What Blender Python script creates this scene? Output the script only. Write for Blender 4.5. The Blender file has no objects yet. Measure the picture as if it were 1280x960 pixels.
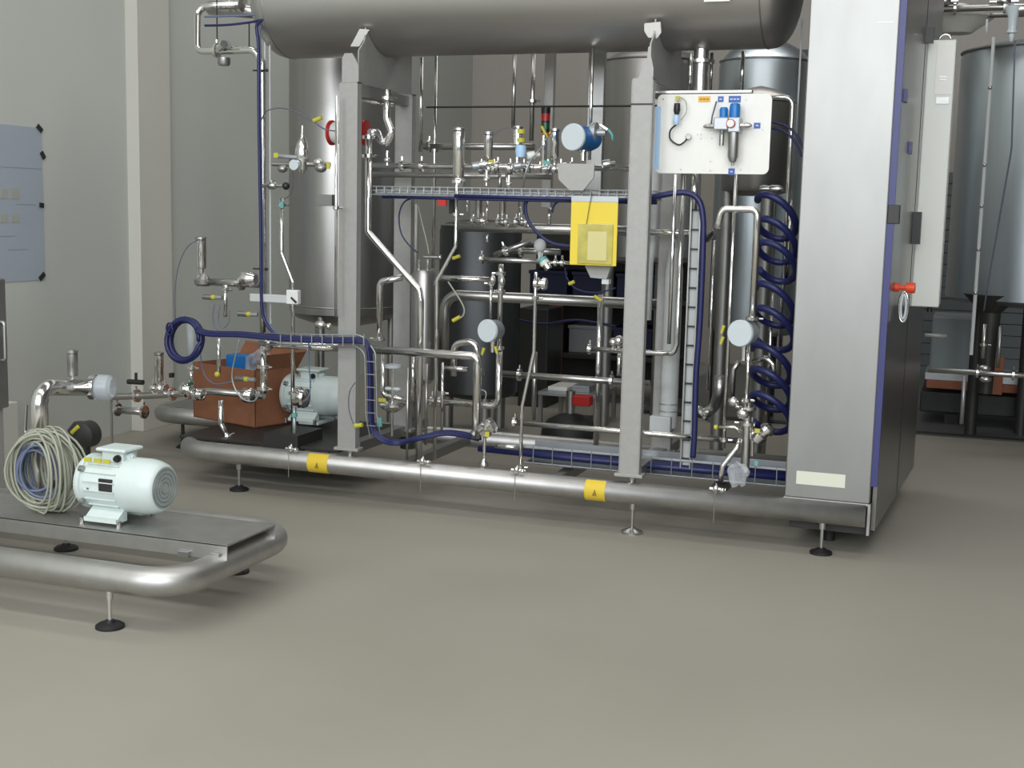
import bpy, bmesh, math, random
from mathutils import Vector, Matrix
random.seed(7)
V = Vector
S = bpy.context.scene
COL = S.collection

# ------------------------------------------------------------------ camera
FPX, YAW, PIT, ROL, EYE = 1597.8, -0.34384, 0.134418, -0.022975, 1.65
_f = V((math.sin(YAW)*math.cos(PIT), math.cos(YAW)*math.cos(PIT), -math.sin(PIT)))
_r = V((math.cos(YAW), -math.sin(YAW), 0)); _d = _f.cross(_r)
CR = _r*math.cos(ROL) + _d*math.sin(ROL)
CD = -_r*math.sin(ROL) + _d*math.cos(ROL)
CF = _f
CAM = V((0, 0, EYE))
cd = bpy.data.cameras.new('camera'); cam = bpy.data.objects.new('camera', cd); COL.objects.link(cam)
cd.sensor_width = 36; cd.lens = FPX/1280*36; cd.clip_start = 0.05; cd.clip_end = 100
m3 = Matrix((CR, -CD, -CF)).transposed()
cam.matrix_world = Matrix.Translation(CAM) @ m3.to_4x4()
S.camera = cam
S.view_settings.view_transform = 'Standard'; S.view_settings.look = 'None'
S.view_settings.gamma = 1; S.view_settings.use_curve_mapping = False
S.view_settings.exposure = 0.0

# ------------------------------------------------------------------ world and window light
w = bpy.data.worlds.new('world'); S.world = w; w.use_nodes = True
bg = w.node_tree.nodes['Background']; bg.inputs[0].default_value = (0.72, 0.85, 1.0, 1); bg.inputs[1].default_value = 1.0
def area(name, loc, rot, sx, sy, power, col):
    l = bpy.data.lights.new(name, 'AREA'); l.shape = 'RECTANGLE'; l.size = sx; l.size_y = sy; l.energy = power; l.color = col
    o = bpy.data.objects.new(name, l); COL.objects.link(o); o.location = loc; o.rotation_euler = rot
    return o
# daylight entering the tall windows in the front wall, behind the camera
FW = -5.0
WINS = [(-5.3, -3.3, 2.1, 5.6), (-2.6, -0.4, 2.1, 5.6), (0.4, 2.6, 2.1, 5.6), (3.3, 5.5, 2.1, 5.6)]
for (x0, x1, z0, z1), pw_ in zip(WINS, (180, 120, 290, 230)):
    area('window_daylight', ((x0+x1)/2, FW+0.22, (z0+z1)/2), (math.radians(90), 0, 0), x1-x0-.1, z1-z0-.1, pw_, (0.93, 0.97, 1.0))
# overhead fill strips, added to brighten the hall and the front tube
for y, pr_ in ((-2.0, 230), (2.0, 190), (6.0, 75), (10.0, 110)):
    area('overhead_fill', (-1.5, y, 5.75), (0, 0, 0), 8.0, 0.9, pr_, (1.0, 0.985, 0.96))

# ------------------------------------------------------------------ materials
def mat(name, col, rough=.5, metal=0, noise=None, bump=0, nscale=8, stretch=None, alpha=1, trans=0, spec=None, coat=0, emit=0):
    m = bpy.data.materials.new(name); m.use_nodes = True; nt = m.node_tree; b = nt.nodes['Principled BSDF']
    b.inputs['Base Color'].default_value = (*col, 1); b.inputs['Roughness'].default_value = rough; b.inputs['Metallic'].default_value = metal
    b.inputs['Alpha'].default_value = alpha; b.inputs['Transmission Weight'].default_value = trans
    b.inputs['Coat Weight'].default_value = coat
    if emit:
        b.inputs['Emission Color'].default_value = (*col, 1); b.inputs['Emission Strength'].default_value = emit
    if noise is not None or bump:
        tc = nt.nodes.new('ShaderNodeTexCoord'); mp = nt.nodes.new('ShaderNodeMapping'); n = nt.nodes.new('ShaderNodeTexNoise')
        nt.links.new(tc.outputs['Object'], mp.inputs[0]); nt.links.new(mp.outputs[0], n.inputs['Vector'])
        if stretch: mp.inputs['Scale'].default_value = stretch
        n.inputs['Scale'].default_value = nscale; n.inputs['Detail'].default_value = 4
        if noise:
            r = nt.nodes.new('ShaderNodeMapRange'); r.inputs[1].default_value = .3; r.inputs[2].default_value = .7
            r.inputs[3].default_value = 1-noise; r.inputs[4].default_value = 1+noise
            mx = nt.nodes.new('ShaderNodeVectorMath'); mx.operation = 'SCALE'; mx.inputs[0].default_value = col
            nt.links.new(n.outputs[0], r.inputs[0]); nt.links.new(r.outputs[0], mx.inputs['Scale']); nt.links.new(mx.outputs[0], b.inputs['Base Color'])
        if bump:
            bn = nt.nodes.new('ShaderNodeBump'); bn.inputs['Strength'].default_value = bump; bn.inputs['Distance'].default_value = .01
            nt.links.new(n.outputs[0], bn.inputs['Height']); nt.links.new(bn.outputs[0], b.inputs['Normal'])
    return m
M = dict(
    steel=mat('polished_steel', (.80, .79, .77), .17, 1),
    steel2=mat('satin_steel_pipe', (.52, .515, .50), .30, 1),
    dull=mat('dull_steel', (.38, .38, .37), .42, 1, noise=.06),
    skid=mat('pickled_steel_tube', (.50, .495, .48), .46, 1, noise=.07, nscale=12),
    column=mat('blasted_steel', (.37, .365, .35), .55, .4, noise=.04, nscale=30),
    vessel=mat('matt_vessel_steel', (.52, .51, .495), .42, 1, noise=.05, nscale=2, stretch=(.3, 1, 4)),
    vessel2=mat('brushed_vessel_steel', (.42, .41, .40), .36, 1, noise=.05, nscale=3, stretch=(5, 5, .2)),
    tank=mat('tank_steel', (.45, .50, .53), .36, 1, noise=.05, nscale=3, stretch=(6, 6, .2)),
    cabinet=mat('brushed_cabinet_steel', (.33, .33, .32), .44, 1, noise=.05, nscale=3, stretch=(2, 2, .8), bump=.02),
    door=mat('cabinet_door_steel', (.30, .30, .29), .32, 1, noise=.05, nscale=3),
    box=mat('light_enclosure', (.66, .67, .62), .45, .1),
    dark=mat('dark_metal', (.045, .045, .043), .5, .5),
    black=mat('black_rubber', (.012, .012, .012), .6),
    blackp=mat('black_plastic', (.015, .015, .016), .4),
    blue=mat('blue_hose', (.011, .015, .085), .42),
    bluefilm=mat('blue_film', (.04, .045, .16), .4),
    bluep=mat('blue_plastic', (.012, .16, .48), .35),
    sky=mat('pale_blue_film', (.42, .62, .85), .5),
    tag=mat('blue_tag', (.05, .12, .40), .5),
    tagmark=mat('tag_mark', (.55, .62, .75), .5),
    yellow=mat('yellow_sticker', (.72, .52, .04), .55),
    ytag=mat('yellow_tag', (.50, .46, .05), .5),
    orange=mat('orange_tag', (.75, .42, .04), .5),
    pouch=mat('yellow_pouch', (.78, .60, .05), .5, coat=.2),
    pocket=mat('clear_yellow_pocket', (.50, .44, .10), .25, coat=.4, noise=.25, nscale=9),
    red=mat('red_plastic', (.45, .015, .012), .4),
    switch=mat('switch_orange_red', (.75, .07, .02), .4),
    green=mat('green_lens', (.005, .10, .035), .3),
    amber=mat('amber_lens', (.7, .17, .01), .3),
    white=mat('white_plastic', (.74, .75, .72), .45),
    board=mat('white_board', (.78, .77, .73), .4, noise=.02, nscale=20),
    motor=mat('pale_grey_enamel', (.60, .68, .66), .38, noise=.02, nscale=20),
    shaded_tank=mat('shaded_tank_steel', (.11, .115, .12), .45, 1),  # darkened tank steel: the shade behind the pipes is put into the colour
    fan=mat('fan_grille', (.30, .35, .34), .6),
    lens=mat('pale_lens', (.55, .61, .64), .35, coat=.3),
    pvc=mat('pale_grey_pipe', (.52, .54, .54), .5),
    card=mat('cardboard', (.27, .11, .055), .8, noise=.12, nscale=9),
    plate=mat('cream_label', (.68, .69, .58), .5),
    mark=mat('printed_mark', (.25, .17, .02), .6),
    paper=mat('paper_sheet', (.36, .41, .47), .7, noise=.03, nscale=3),
    paperprint=mat('paper_print', (.36, .37, .33), .7),
    tape=mat('black_tape', (.02, .022, .02), .5),
    cable=mat('grey_cable', (.33, .34, .27), .5),
    cable2=mat('blue_grey_cable', (.12, .15, .24), .5),
    thin=mat('thin_grey_cable', (.10, .11, .15), .5),
    foil=mat('plastic_wrap', (.6, .63, .66), .12, 0, alpha=.35),
    flange=mat('cloudy_plastic_cover', (.55, .60, .64), .25, 0, alpha=.55),
    rust=mat('orange_brown_paint', (.28, .085, .035), .6, noise=.1),
    darkblue=mat('dark_blue_crate', (.01, .015, .06), .5),
    tray=mat('galvanised_tray', (.42, .44, .46), .4, .7),
    gasket=mat('teal_tag', (.12, .38, .36), .5),
)

def tex_wall(name, col):
    m = mat(name, col, .85, noise=.035, nscale=1.3, stretch=(1, 1, .4)); return m
M['wall'] = tex_wall('painted_wall', (.52, .54, .50))
M['wallback'] = tex_wall('painted_back_wall', (.42, .39, .355))
M['strip'] = tex_wall('pilaster_paint', (.56, .55, .50))
M['ceiling'] = mat('ceiling_sheet', (.22, .225, .225), .8)
M['wallfront'] = mat('front_wall', (.11, .11, .105), .8)
def floor_mat():
    m = mat('resin_floor', (.30, .285, .25), .55); nt = m.node_tree; b = nt.nodes['Principled BSDF']
    tc = nt.nodes.new('ShaderNodeTexCoord'); n = nt.nodes.new('ShaderNodeTexNoise'); n.inputs['Scale'].default_value = .7; n.inputs['Detail'].default_value = 6
    n2 = nt.nodes.new('ShaderNodeTexNoise'); n2.inputs['Scale'].default_value = 60; n2.inputs['Detail'].default_value = 3
    cr = nt.nodes.new('ShaderNodeValToRGB'); cr.color_ramp.elements[0].position = .3; cr.color_ramp.elements[1].position = .7
    cr.color_ramp.elements[0].color = (.280, .264, .222, 1); cr.color_ramp.elements[1].color = (.322, .305, .260, 1)
    nt.links.new(tc.outputs['Object'], n.inputs['Vector']); nt.links.new(tc.outputs['Object'], n2.inputs['Vector'])
    nt.links.new(n.outputs[0], cr.inputs[0]); nt.links.new(cr.outputs[0], b.inputs['Base Color'])
    r = nt.nodes.new('ShaderNodeMapRange'); r.inputs[3].default_value = .52; r.inputs[4].default_value = .66
    nt.links.new(n.outputs[0], r.inputs[0]); nt.links.new(r.outputs[0], b.inputs['Roughness'])
    bn = nt.nodes.new('ShaderNodeBump'); bn.inputs['Strength'].default_value = .05; bn.inputs['Distance'].default_value = .002
    nt.links.new(n2.outputs[0], bn.inputs['Height']); nt.links.new(bn.outputs[0], b.inputs['Normal'])
    b.inputs['Specular IOR Level'].default_value = .35
    return m
M['floor'] = floor_mat()

# ------------------------------------------------------------------ helpers
def ray(x, y): return CR*(x-640) + CD*(y-480) + CF*FPX
def at(x, y, Y):
    d = ray(x, y); return CAM + d*(Y/d.y)
def on(x, y, z):
    d = ray(x, y); return CAM + d*((z-EYE)/d.z)
def atx(x, y, X):
    d = ray(x, y); return CAM + d*(X/d.x)
def atp(x, y, p, n):
    d = ray(x, y); return CAM + d*((V(p)-CAM).dot(V(n))/d.dot(V(n)))
def px(p): return (V(p)-CAM).dot(CF)/FPX          # metres per photo pixel at p

class MB:
    """collects shapes and links them as one mesh object"""
    def __init__(s): s.bm = bmesh.new()
    def _merge(s, b, smooth):
        for f in b.faces: f.smooth = smooth
        me = bpy.data.meshes.new('t'); b.to_mesh(me); b.free(); s.bm.from_mesh(me); bpy.data.meshes.remove(me)
    def box(s, lo, hi, bevel=0, rot=None, about=None):
        b = bmesh.new(); bmesh.ops.create_cube(b, size=1)
        lo, hi = V(lo), V(hi); c = (lo+hi)/2; d = hi-lo
        for v in b.verts: v.co = V((v.co.x*d.x, v.co.y*d.y, v.co.z*d.z)) + c
        if bevel: bmesh.ops.bevel(b, geom=list(b.edges), offset=bevel, segments=2, affect='EDGES', profile=.5)
        if rot is not None:
            bmesh.ops.rotate(b, verts=list(b.verts), cent=V(about) if about is not None else c, matrix=rot)
        s._merge(b, False); return s
    def cyl(s, p0, p1, r0, r1=None, seg=16, smooth=True):
        return s.lathe(p0, p1, [(0, r0), (1, r0 if r1 is None else r1)], seg, rel=True)
    def lathe(s, p0, p1, prof, seg=20, rel=False):
        """profile of (distance along the axis, radius)"""
        p0, p1 = V(p0), V(p1); ax = p1-p0; L = ax.length; ax = ax.normalized()
        u = ax.orthogonal().normalized(); v = ax.cross(u)
        b = bmesh.new(); rings = []
        pr = [(0 if not rel else prof[0][0], 0)] if prof[0][1] > 0 else []
        pr = [(prof[0][0], 0)] + list(prof) + [(prof[-1][0], 0)]
        for t, r in pr:
            c = p0 + ax*(t*L if rel else t)
            if r <= 1e-6: rings.append([b.verts.new(c)])
            else: rings.append([b.verts.new(c + (u*math.cos(a)+v*math.sin(a))*r) for a in [2*math.pi*i/seg for i in range(seg)]])
        for A, B in zip(rings, rings[1:]):
            if len(A) == 1 and len(B) == 1: continue
            for i in range(seg):
                j = (i+1) % seg
                if len(A) == 1: b.faces.new((A[0], B[j], B[i]))
                elif len(B) == 1: b.faces.new((A[i], A[j], B[0]))
                else: b.faces.new((A[i], A[j], B[j], B[i]))
        for f in b.faces: f.smooth = True
        bmesh.ops.recalc_face_normals(b, faces=list(b.faces))
        # sharpen the rims
        for e in b.edges:
            if len(e.link_faces) == 2 and e.calc_face_angle(0) > math.radians(35): e.smooth = False
        me = bpy.data.meshes.new('t'); b.to_mesh(me); b.free(); s.bm.from_mesh(me); bpy.data.meshes.remove(me)
        return s
    def tube(s, pts, r, fillet=0, seg=12, n=7, closed=False):
        pts = [V(p) for p in pts]; path = []
        if fillet and not closed:
            path.append(pts[0])
            for a, p, c in zip(pts, pts[1:], pts[2:]):
                d0 = (p-a); d1 = (c-p); l0, l1 = d0.length, d1.length
                if l0 < 1e-6 or l1 < 1e-6: continue
                d0 /= l0; d1 /= l1; ang = d0.angle(d1)
                if ang < .02: path.append(p); continue
                t = min(fillet*math.tan(ang/2), l0*.48, l1*.48); R = t/math.tan(ang/2)
                A = p-d0*t; nrm = (d1-d0*d1.dot(d0)).normalized(); C0 = A+nrm*R
                for k in range(n+1):
                    th = ang*k/n; path.append(C0 - nrm*R*math.cos(th) + d0*R*math.sin(th))
            path.append(pts[-1])
        else: path = pts
        N = len(path); b = bmesh.new(); rings = []
        u = None
        for i, p in enumerate(path):
            if closed: t = (path[(i+1) % N]-path[i-1]).normalized()
            else: t = (path[min(i+1, N-1)]-path[max(i-1, 0)]).normalized()
            u = t.orthogonal().normalized() if u is None else (u-t*u.dot(t)).normalized()
            v = t.cross(u); rr = r(i/(N-1)) if callable(r) else r
            rings.append([b.verts.new(p+(u*math.cos(a)+v*math.sin(a))*rr) for a in [2*math.pi*k/seg for k in range(seg)]])
        pairs = list(zip(rings, rings[1:])) + ([(rings[-1], rings[0])] if closed else [])
        for A, B in pairs:
            for i in range(seg):
                j = (i+1) % seg; b.faces.new((A[i], A[j], B[j], B[i])).smooth = True
        if not closed:
            b.faces.new(rings[0][::-1]); b.faces.new(rings[-1])
            for e in b.edges:
                if len(e.link_faces) == 2 and e.calc_face_angle(0) > 1: e.smooth = False
        me = bpy.data.meshes.new('t'); b.to_mesh(me); b.free(); s.bm.from_mesh(me); bpy.data.meshes.remove(me)
        return s
    def ball(s, c, r, sc=(1, 1, 1)):
        b = bmesh.new(); bmesh.ops.create_uvsphere(b, u_segments=16, v_segments=10, radius=r)
        for v in b.verts: v.co = V((v.co.x*sc[0], v.co.y*sc[1], v.co.z*sc[2]))+V(c)
        s._merge(b, True); return s
    def prism(s, pts, ext):
        """polygon pts (3d, planar) pushed along vector ext"""
        b = bmesh.new(); ext = V(ext); A = [b.verts.new(V(p)) for p in pts]; B = [b.verts.new(V(p)+ext) for p in pts]
        n = len(A); b.faces.new(A[::-1]); b.faces.new(B)
        for i in range(n): b.faces.new((A[i], A[(i+1) % n], B[(i+1) % n], B[i]))
        bmesh.ops.recalc_face_normals(b, faces=list(b.faces)); s._merge(b, False); return s
    def build(s, name, m, parent=None, label=None):
        me = bpy.data.meshes.new(name)
        if parent is not None: org = wloc(parent)
        else:
            s.bm.verts.ensure_lookup_table(); cs = [v.co for v in s.bm.verts]
            org = V(((min(c.x for c in cs)+max(c.x for c in cs))/2, (min(c.y for c in cs)+max(c.y for c in cs))/2, min(c.z for c in cs)))
        bmesh.ops.translate(s.bm, verts=list(s.bm.verts), vec=-org)
        s.bm.to_mesh(me); s.bm.free(); me.materials.append(M[m] if isinstance(m, str) else m)
        o = bpy.data.objects.new(name, me); COL.objects.link(o)
        if parent is not None: o.parent = parent
        else: o.location = org
        if label: o['label'] = label
        return o
def wloc(o):
    p = V((0, 0, 0))
    while o is not None: p += o.location; o = o.parent
    return p
def tag(o, label, cat, group=None):
    o['label'] = label; o['category'] = cat
    if group: o['group'] = group
    return o
def thing(name, label, cat, loc, group=None):
    o = bpy.data.objects.new(name, None); COL.objects.link(o); o.location = V(loc); o.empty_display_size = .1
    return tag(o, label, cat, group)
def struct(name, mb, m, parent=None):
    o = mb.build(name, m, parent)
    if parent is None: o['kind'] = 'structure'
    return o
X, Y_, Z = V((1, 0, 0)), V((0, 1, 0)), V((0, 0, 1))

def up(x, y0, y1, Y):
    """vertical line standing at photo point (x,y0), reaching photo height y1"""
    a = at(x, y0, Y); b = V((a.x, Y, at(x, y1, Y).z)); return a, b
def clamp(par, p, d, r, nut=True):
    """tri-clamp ferrule round a pipe"""
    p, d = V(p), V(d).normalized()
    mb = MB().lathe(p-d*.012, p+d*.012, [(0, r*1.15), (.004, r*1.7+.004), (.020, r*1.7+.004), (.024, r*1.15)], 16)
    if nut:
        u = d.cross(Y_); u = u.normalized() if u.length > .1 else X
        q = p+u*(r*1.7+.006)
        mb.cyl(q, q+u*.02, .006, seg=8)
    return mb.build('clamp', 'steel', par)
def pipe(label, pts, dia, Y, m='steel', fil=3.2, clamps=(), cat='pipe', name='steel_pipe', group=None, seg=12):
    """pipe run; pts are photo points, each with its own depth if it has three numbers; dia in photo pixels"""
    P3 = [at(p[0], p[1], p[2] if len(p) > 2 else Y) for p in pts]
    # snap the nearly upright and nearly level pieces
    for i in range(1, len(P3)):
        a, b = P3[i-1], P3[i]; d = b-a
        if abs(d.z) > 12*abs(d.x) and abs(d.y) < .01: b.x = a.x
        elif abs(d.x) > 12*abs(d.z) and abs(d.y) < .01: b.z = a.z
    r = dia*px(P3[0])/2
    if not clamps:
        return tag(MB().tube(P3, r, r*fil, seg).build(name, m), label, cat, group)
    t = thing(name, label, cat, min(P3, key=lambda p: p.z), group)
    MB().tube(P3, r, r*fil, seg).build('pipe_run', m, t)
    for c in clamps:
        i, f = int(c), c-int(c)
        if i >= len(P3)-1: i, f = len(P3)-2, 1
        clamp(t, P3[i].lerp(P3[i+1], f), P3[i+1]-P3[i], r)
    return t
def hose(label, pts, dia, Y, m='blue', name='hose', cat='hose', parent=None, seg=8):
    P3 = [at(p[0], p[1], p[2] if len(p) > 2 else Y) for p in pts]
    Q = []
    n = len(P3)
    for i in range(n-1):
        p0, p1, p2, p3 = P3[max(i-1, 0)], P3[i], P3[i+1], P3[min(i+2, n-1)]
        for k in range(6):
            t = k/6; Q.append(.5*((2*p1)+(p2-p0)*t+(2*p0-5*p1+4*p2-p3)*t*t+(3*p1-p0-3*p2+p3)*t**3))
    Q.append(P3[-1])
    mb = MB().tube(Q, dia*px(P3[0])/2, 0, seg)
    if parent is not None: return mb.build(name, m, parent)
    return tag(mb.build(name, m), label, cat)

# ------------------------------------------------------------------ the hall
XL, XR, YB, ZC = -5.7, 6.0, 14.3, 6.0
struct('floor', MB().box((XL-.3, FW-.3, -.2), (XR+.3, YB+.3, 0)), 'floor')
struct('ceiling', MB().box((XL-.3, FW-.3, ZC), (XR+.3, YB+.3, ZC+.2)), 'ceiling')
struct('wall_left', MB().box((XL-.2, FW-.3, 0), (XL, YB+.3, ZC)), 'wall')
struct('wall_right', MB().box((XR, FW-.3, 0), (XR+.2, YB+.3, ZC)), 'wallfront')
struct('wall_back', MB().box((XL, YB, 0), (XR, YB+.2, ZC)), 'wallback')
fw = MB(); xs = [XL] + [c for a in WINS for c in a[:2]] + [XR]
for a, b in zip(xs[::2], xs[1::2]): fw.box((a, FW-.2, 0), (b, FW, ZC))
for x0, x1, z0, z1 in WINS: fw.box((x0, FW-.2, 0), (x1, FW, z0)); fw.box((x0, FW-.2, z1), (x1, FW, ZC))
struct('wall_front', fw, 'wallfront')
for k, (x0, x1, z0, z1) in enumerate(WINS):
    wf = MB().box((x0, FW-.12, z0), (x0+.06, FW-.04, z1)).box((x1-.06, FW-.12, z0), (x1, FW-.04, z1)).box((x0, FW-.12, z0), (x1, FW-.04, z0+.06)).box((x0, FW-.12, z1-.06), (x1, FW-.04, z1))
    wf.box(((x0+x1)/2-.03, FW-.12, z0), ((x0+x1)/2+.03, FW-.04, z1))
    struct('window_%d' % (k+1), wf, 'white')
# pilaster on the left wall
struct('trim_1', MB().box((XL-.01, 7.72, 0), (XL+.10, 8.10, ZC), .004), 'strip')
# panel seams of the left wall beyond the pilaster are too faint to build; the dark floor channel across the hall
struct('trim_2', MB().box((-2.6, 10.30, -.01), (XR, 10.42, .012), .003), 'dark')
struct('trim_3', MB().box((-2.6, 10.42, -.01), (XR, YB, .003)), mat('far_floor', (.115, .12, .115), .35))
# grey roller door low in the back wall, right of the skid
dr = thing('roller_door', 'closed grey roller door low in the back wall, seen under the right tank', 'door', (0.6, YB-.03, 0))
for k in range(18): MB().box((-0.9, YB-.06, .12*k), (3.4, YB-.02-.015*(k % 2), .12*k+.114), .004).build('slat', mat('door_slat_%d' % k, (.13, .15, .155), .6) if k == 0 else bpy.data.materials['door_slat_0'], dr)
MB().box((-0.98, YB-.08, 0), (-0.9, YB, 2.25)).build('guide_rail', 'dark', dr)

# ------------------------------------------------------------------ main skid frame
Y0, YR = 6.343, 7.16
TZ, TR = .212, .057
fr = thing('skid_frame', 'long grey steel tube frame on black-footed legs carrying the whole pipework unit', 'frame', (-2.4, Y0, 0))
XA, XB = -4.38, -.42
MB().tube([(XB, Y0, TZ), (XA, Y0, TZ), (XA, YR+.3, TZ), (XB, YR+.3, TZ)], TR, .22, 24, 10).build('base_tube', 'skid', fr)
for xx in (-2.95, -2.05, -1.2): MB().box((xx-.03, Y0+.03, TZ-.03), (xx+.03, YR+.27, TZ+.03), .006).build('cross_member', 'dull', fr)
for x, y in ((1026, 692), (790, 659), (299, 612)):
    p = at(x, y, Y0)
    ft = MB().cyl((p.x, Y0, .02), (p.x, Y0, TZ-.04), .009, seg=10).cyl((p.x, Y0, TZ-.085), (p.x, Y0, TZ-.045), .017, seg=10).build('foot', 'steel2', fr)
    MB().lathe((p.x, Y0, 0), (p.x, Y0, .03), [(0, .055), (.012, .055), (.022, .03), (.03, .018)], 24).build('foot_pad', 'steel2' if x == 790 else 'black', ft)
for xx in (-3.95, -2.3, -.7):
    ft = MB().cyl((xx, YR+.3, .02), (xx, YR+.3, TZ-.04), .009, seg=10).build('foot', 'steel2', fr)
    MB().lathe((xx, YR+.3, 0), (xx, YR+.3, .03), [(0, .055), (.012, .055), (.022, .03), (.03, .018)], 20).build('foot_pad', 'black', ft)
XC = ((-3.306, -3.195), (-1.672, -1.562))
ZT = 2.322
for k, (a, b) in enumerate(XC):
    for yy, nm in ((Y0, 0), (YR-.1, 1)):
        mb = MB().box((a, yy, .31), (b, yy+.006, ZT), .002).box((a, yy, .31), (a+.006, yy+.05, ZT)).box((b-.006, yy, .31), (b, yy+.05, ZT)).box((a, yy, ZT-.006), (b, yy+.05, ZT))
        c = mb.build('column', 'column', fr)
        MB().box((a-.02, yy-.012, .295), (b+.02, yy+.06, .312), .003).build('base_plate', 'column', c)
        MB().lathe((b-.035, yy+.01, .262), (b-.035, yy+.01, .296), [(0, .012), (.01, .016), (.034, .018)], 14).build('bolt', 'steel2', c)
        if k == 1 and yy == Y0: MB().box((a-.002, yy-.003, 2.19), (b+.002, yy-.0005, 2.198)).build('joint_line', 'dark', c)
    MB().box((a+.03, Y0+.05, ZT-.07), (a+.09, YR, ZT-.01), .004).build('top_beam', 'dull', fr)
    MB().box((a+.02, Y0+.1, .27), (a+.09, YR+.25, .33), .004).build('floor_beam', 'dull', fr)
MB().box((-4.42, Y0+.10, .255), (-3.35, YR+.24, .272), .003).build('deck_plate', 'dark', fr)
for x0, x1 in ((383, 408), (731, 756)):
    a, b = at(x0, 580, Y0-.06).x, at(x1, 600, Y0-.06).x
    bnd = MB(); n = 14
    for i in range(n):
        t0, t1 = math.radians(200-10*i-30), math.radians(190-10*i-30)
        q = [V((0, Y0-math.sin(t)*0-math.cos(t)*0, 0)) for t in (t0, t1)]
    ring = []
    for i in range(15):
        t = math.radians(-65+9.5*i); ring.append((Y0-math.cos(t)*(TR+.0025), TZ+math.sin(t)*(TR+.0025)))
    inner = [(Y0+(y-Y0)*.96, TZ+(z-TZ)*.96) for y, z in ring]
    st = MB()
    for (y1, z1), (y2, z2), (y3, z3), (y4, z4) in zip(ring, ring[1:], inner[1:], inner):
        st.prism([(a, y1, z1), (a, y2, z2), (a, y3, z3), (a, y4, z4)], (b-a, 0, 0))
    so = st.build('sticker', 'yellow', fr, 'yellow warning sticker wrapped round the front tube')
    mx = (a+b)/2
    MB().prism([(mx-.012, Y0-TR-.0045, TZ-.02), (mx+.014, Y0-TR-.0045, TZ-.02), (mx+.003, Y0-TR-.0045, TZ+.014)], (0, .001, 0)).build('printed_mark', 'mark', so)
# small clamps and drain stubs standing on the front tube
for x, y in ((527, 577), (645, 590), (893, 640), (362, 575)):
    p = at(x, y, Y0-.05)
    MB().cyl((p.x, Y0-.03, TZ+.05), (p.x, Y0-.03, TZ+.10), .006, seg=8).ball((p.x, Y0-.04, TZ+.075), .017).ball((p.x+.035, Y0-.045, TZ+.07), .013).cyl((p.x-.03, Y0-.04, TZ+.072), (p.x+.05, Y0-.04, TZ+.072), .007, seg=8).cyl((p.x, Y0-.062, TZ-.09), (p.x, Y0-.062, TZ+.06), .002, seg=6).build('tube_clamp', 'steel', fr)

# thin dark tie rod between the columns
a, b = at(533, 134, YR), at(780, 131.5, YR)
tag(MB().cyl((a.x, YR, a.z), (-1.67, YR, a.z), .006, seg=8).build('tie_rod', 'dark'), 'thin dark tie rod running between the columns under the big drum', 'rod')

# ------------------------------------------------------------------ horizontal vessel and saddles
VY, VZ, VR = 6.80, 2.862, .352
ves = thing('pressure_vessel', 'long horizontal grey steel drum lying on top of the frame', 'vessel', (-2.5, VY, VZ-VR))
MB().lathe((-3.86, VY, VZ), (-1.08, VY, VZ), [(0, VR), (2.78, VR)], 64).build('shell', 'vessel', ves)
for s, x0 in ((-1, -3.86), (1, -1.08)):
    pr = [(i/12*.17, VR*math.sqrt(max(0, 1-(i/12)**2.6))) for i in range(13)]
    MB().lathe((x0, VY, VZ), (x0+s, VY, VZ), pr, 64).build('dished_head', 'vessel', ves)
    MB().lathe((x0-.004, VY, VZ), (x0+.004, VY, VZ), [(0, VR+.001), (.004, VR+.0025), (.008, VR+.001)], 64).build('weld_seam', 'dull', ves)
n0 = at(876, 90, VY)
MB().cyl((n0.x, VY, 2.30), (n0.x, VY, VZ-VR+.03), .040, seg=24).build('nozzle', 'steel', ves)
clamp(ves, (n0.x, VY, 2.45), Z, .040)
a = at(880, 2, VY-VR-.003); b = at(912, 2, VY-VR)
MB().box((a.x, VY-VR-.006, a.z-.002), (b.x, VY-VR+.03, a.z+.08)).build('name_plate', 'white', ves)
for k, (a, b) in enumerate(XC):
    sd = thing('vessel_saddle', ('left' if k == 0 else 'right')+' steel saddle plate between the drum and the '+('left' if k == 0 else 'right')+' frame column', 'bracket', ((a+b)/2, VY, ZT), 'saddles under the drum')
    xx = a+.06
    yf = Y0+.10
    arc = [(xx, VY+math.cos(t)*(VR+.003), VZ+math.sin(t)*(VR+.003)) for t in [math.radians(-140+100*i/16) for i in range(17)]]
    MB().prism([(xx, yf, ZT+.001), (xx, yf, 2.50), (xx, yf+.07, 2.56)] + arc + [(xx, YR-.02, 2.545), (xx, YR-.02, ZT+.001)], (.008, 0, 0)).build('saddle_plate', 'column', sd)
    MB().prism([(xx-.03, Y0+.012, ZT+.001), (xx+.045, Y0+.012, ZT+.001), (xx+.045, Y0+.012, 2.37), (xx+.03, Y0+.012, 2.43), (xx+.03, Y0+.012, 2.475), (xx+.015, Y0+.012, 2.475), (xx+.01, Y0+.012, 2.42)] if k else [(xx-.05, Y0+.012, ZT+.001), (xx+.05, Y0+.012, ZT+.001), (xx+.05, Y0+.012, 2.41), (xx+.01, Y0+.012, 2.475), (xx-.035, Y0+.012, 2.475), (xx-.05, Y0+.012, 2.45)], (0, .008, 0)).build('front_flange', 'column', sd)
    t0 = math.radians(-150 if k == 0 else -156); n = V((0, math.cos(t0), math.sin(t0))); tt = V((0, -math.sin(t0), math.cos(t0)))*-1
    # end clip wrapped on the drum skin
    u_ = [(439, 57), (450, 57), (462, 37), (450, 36)] if k == 0 else [(806, 29), (826, 27), (827, 40), (822, 47), (811, 46), (806, 38)]
    cq = V(((a+b)/2, VY, VZ))+n*(VR+.012)
    MB().prism([atp(x, y, cq, n) for x, y in u_], n*.012).build('end_clip', 'board', sd)

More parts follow.
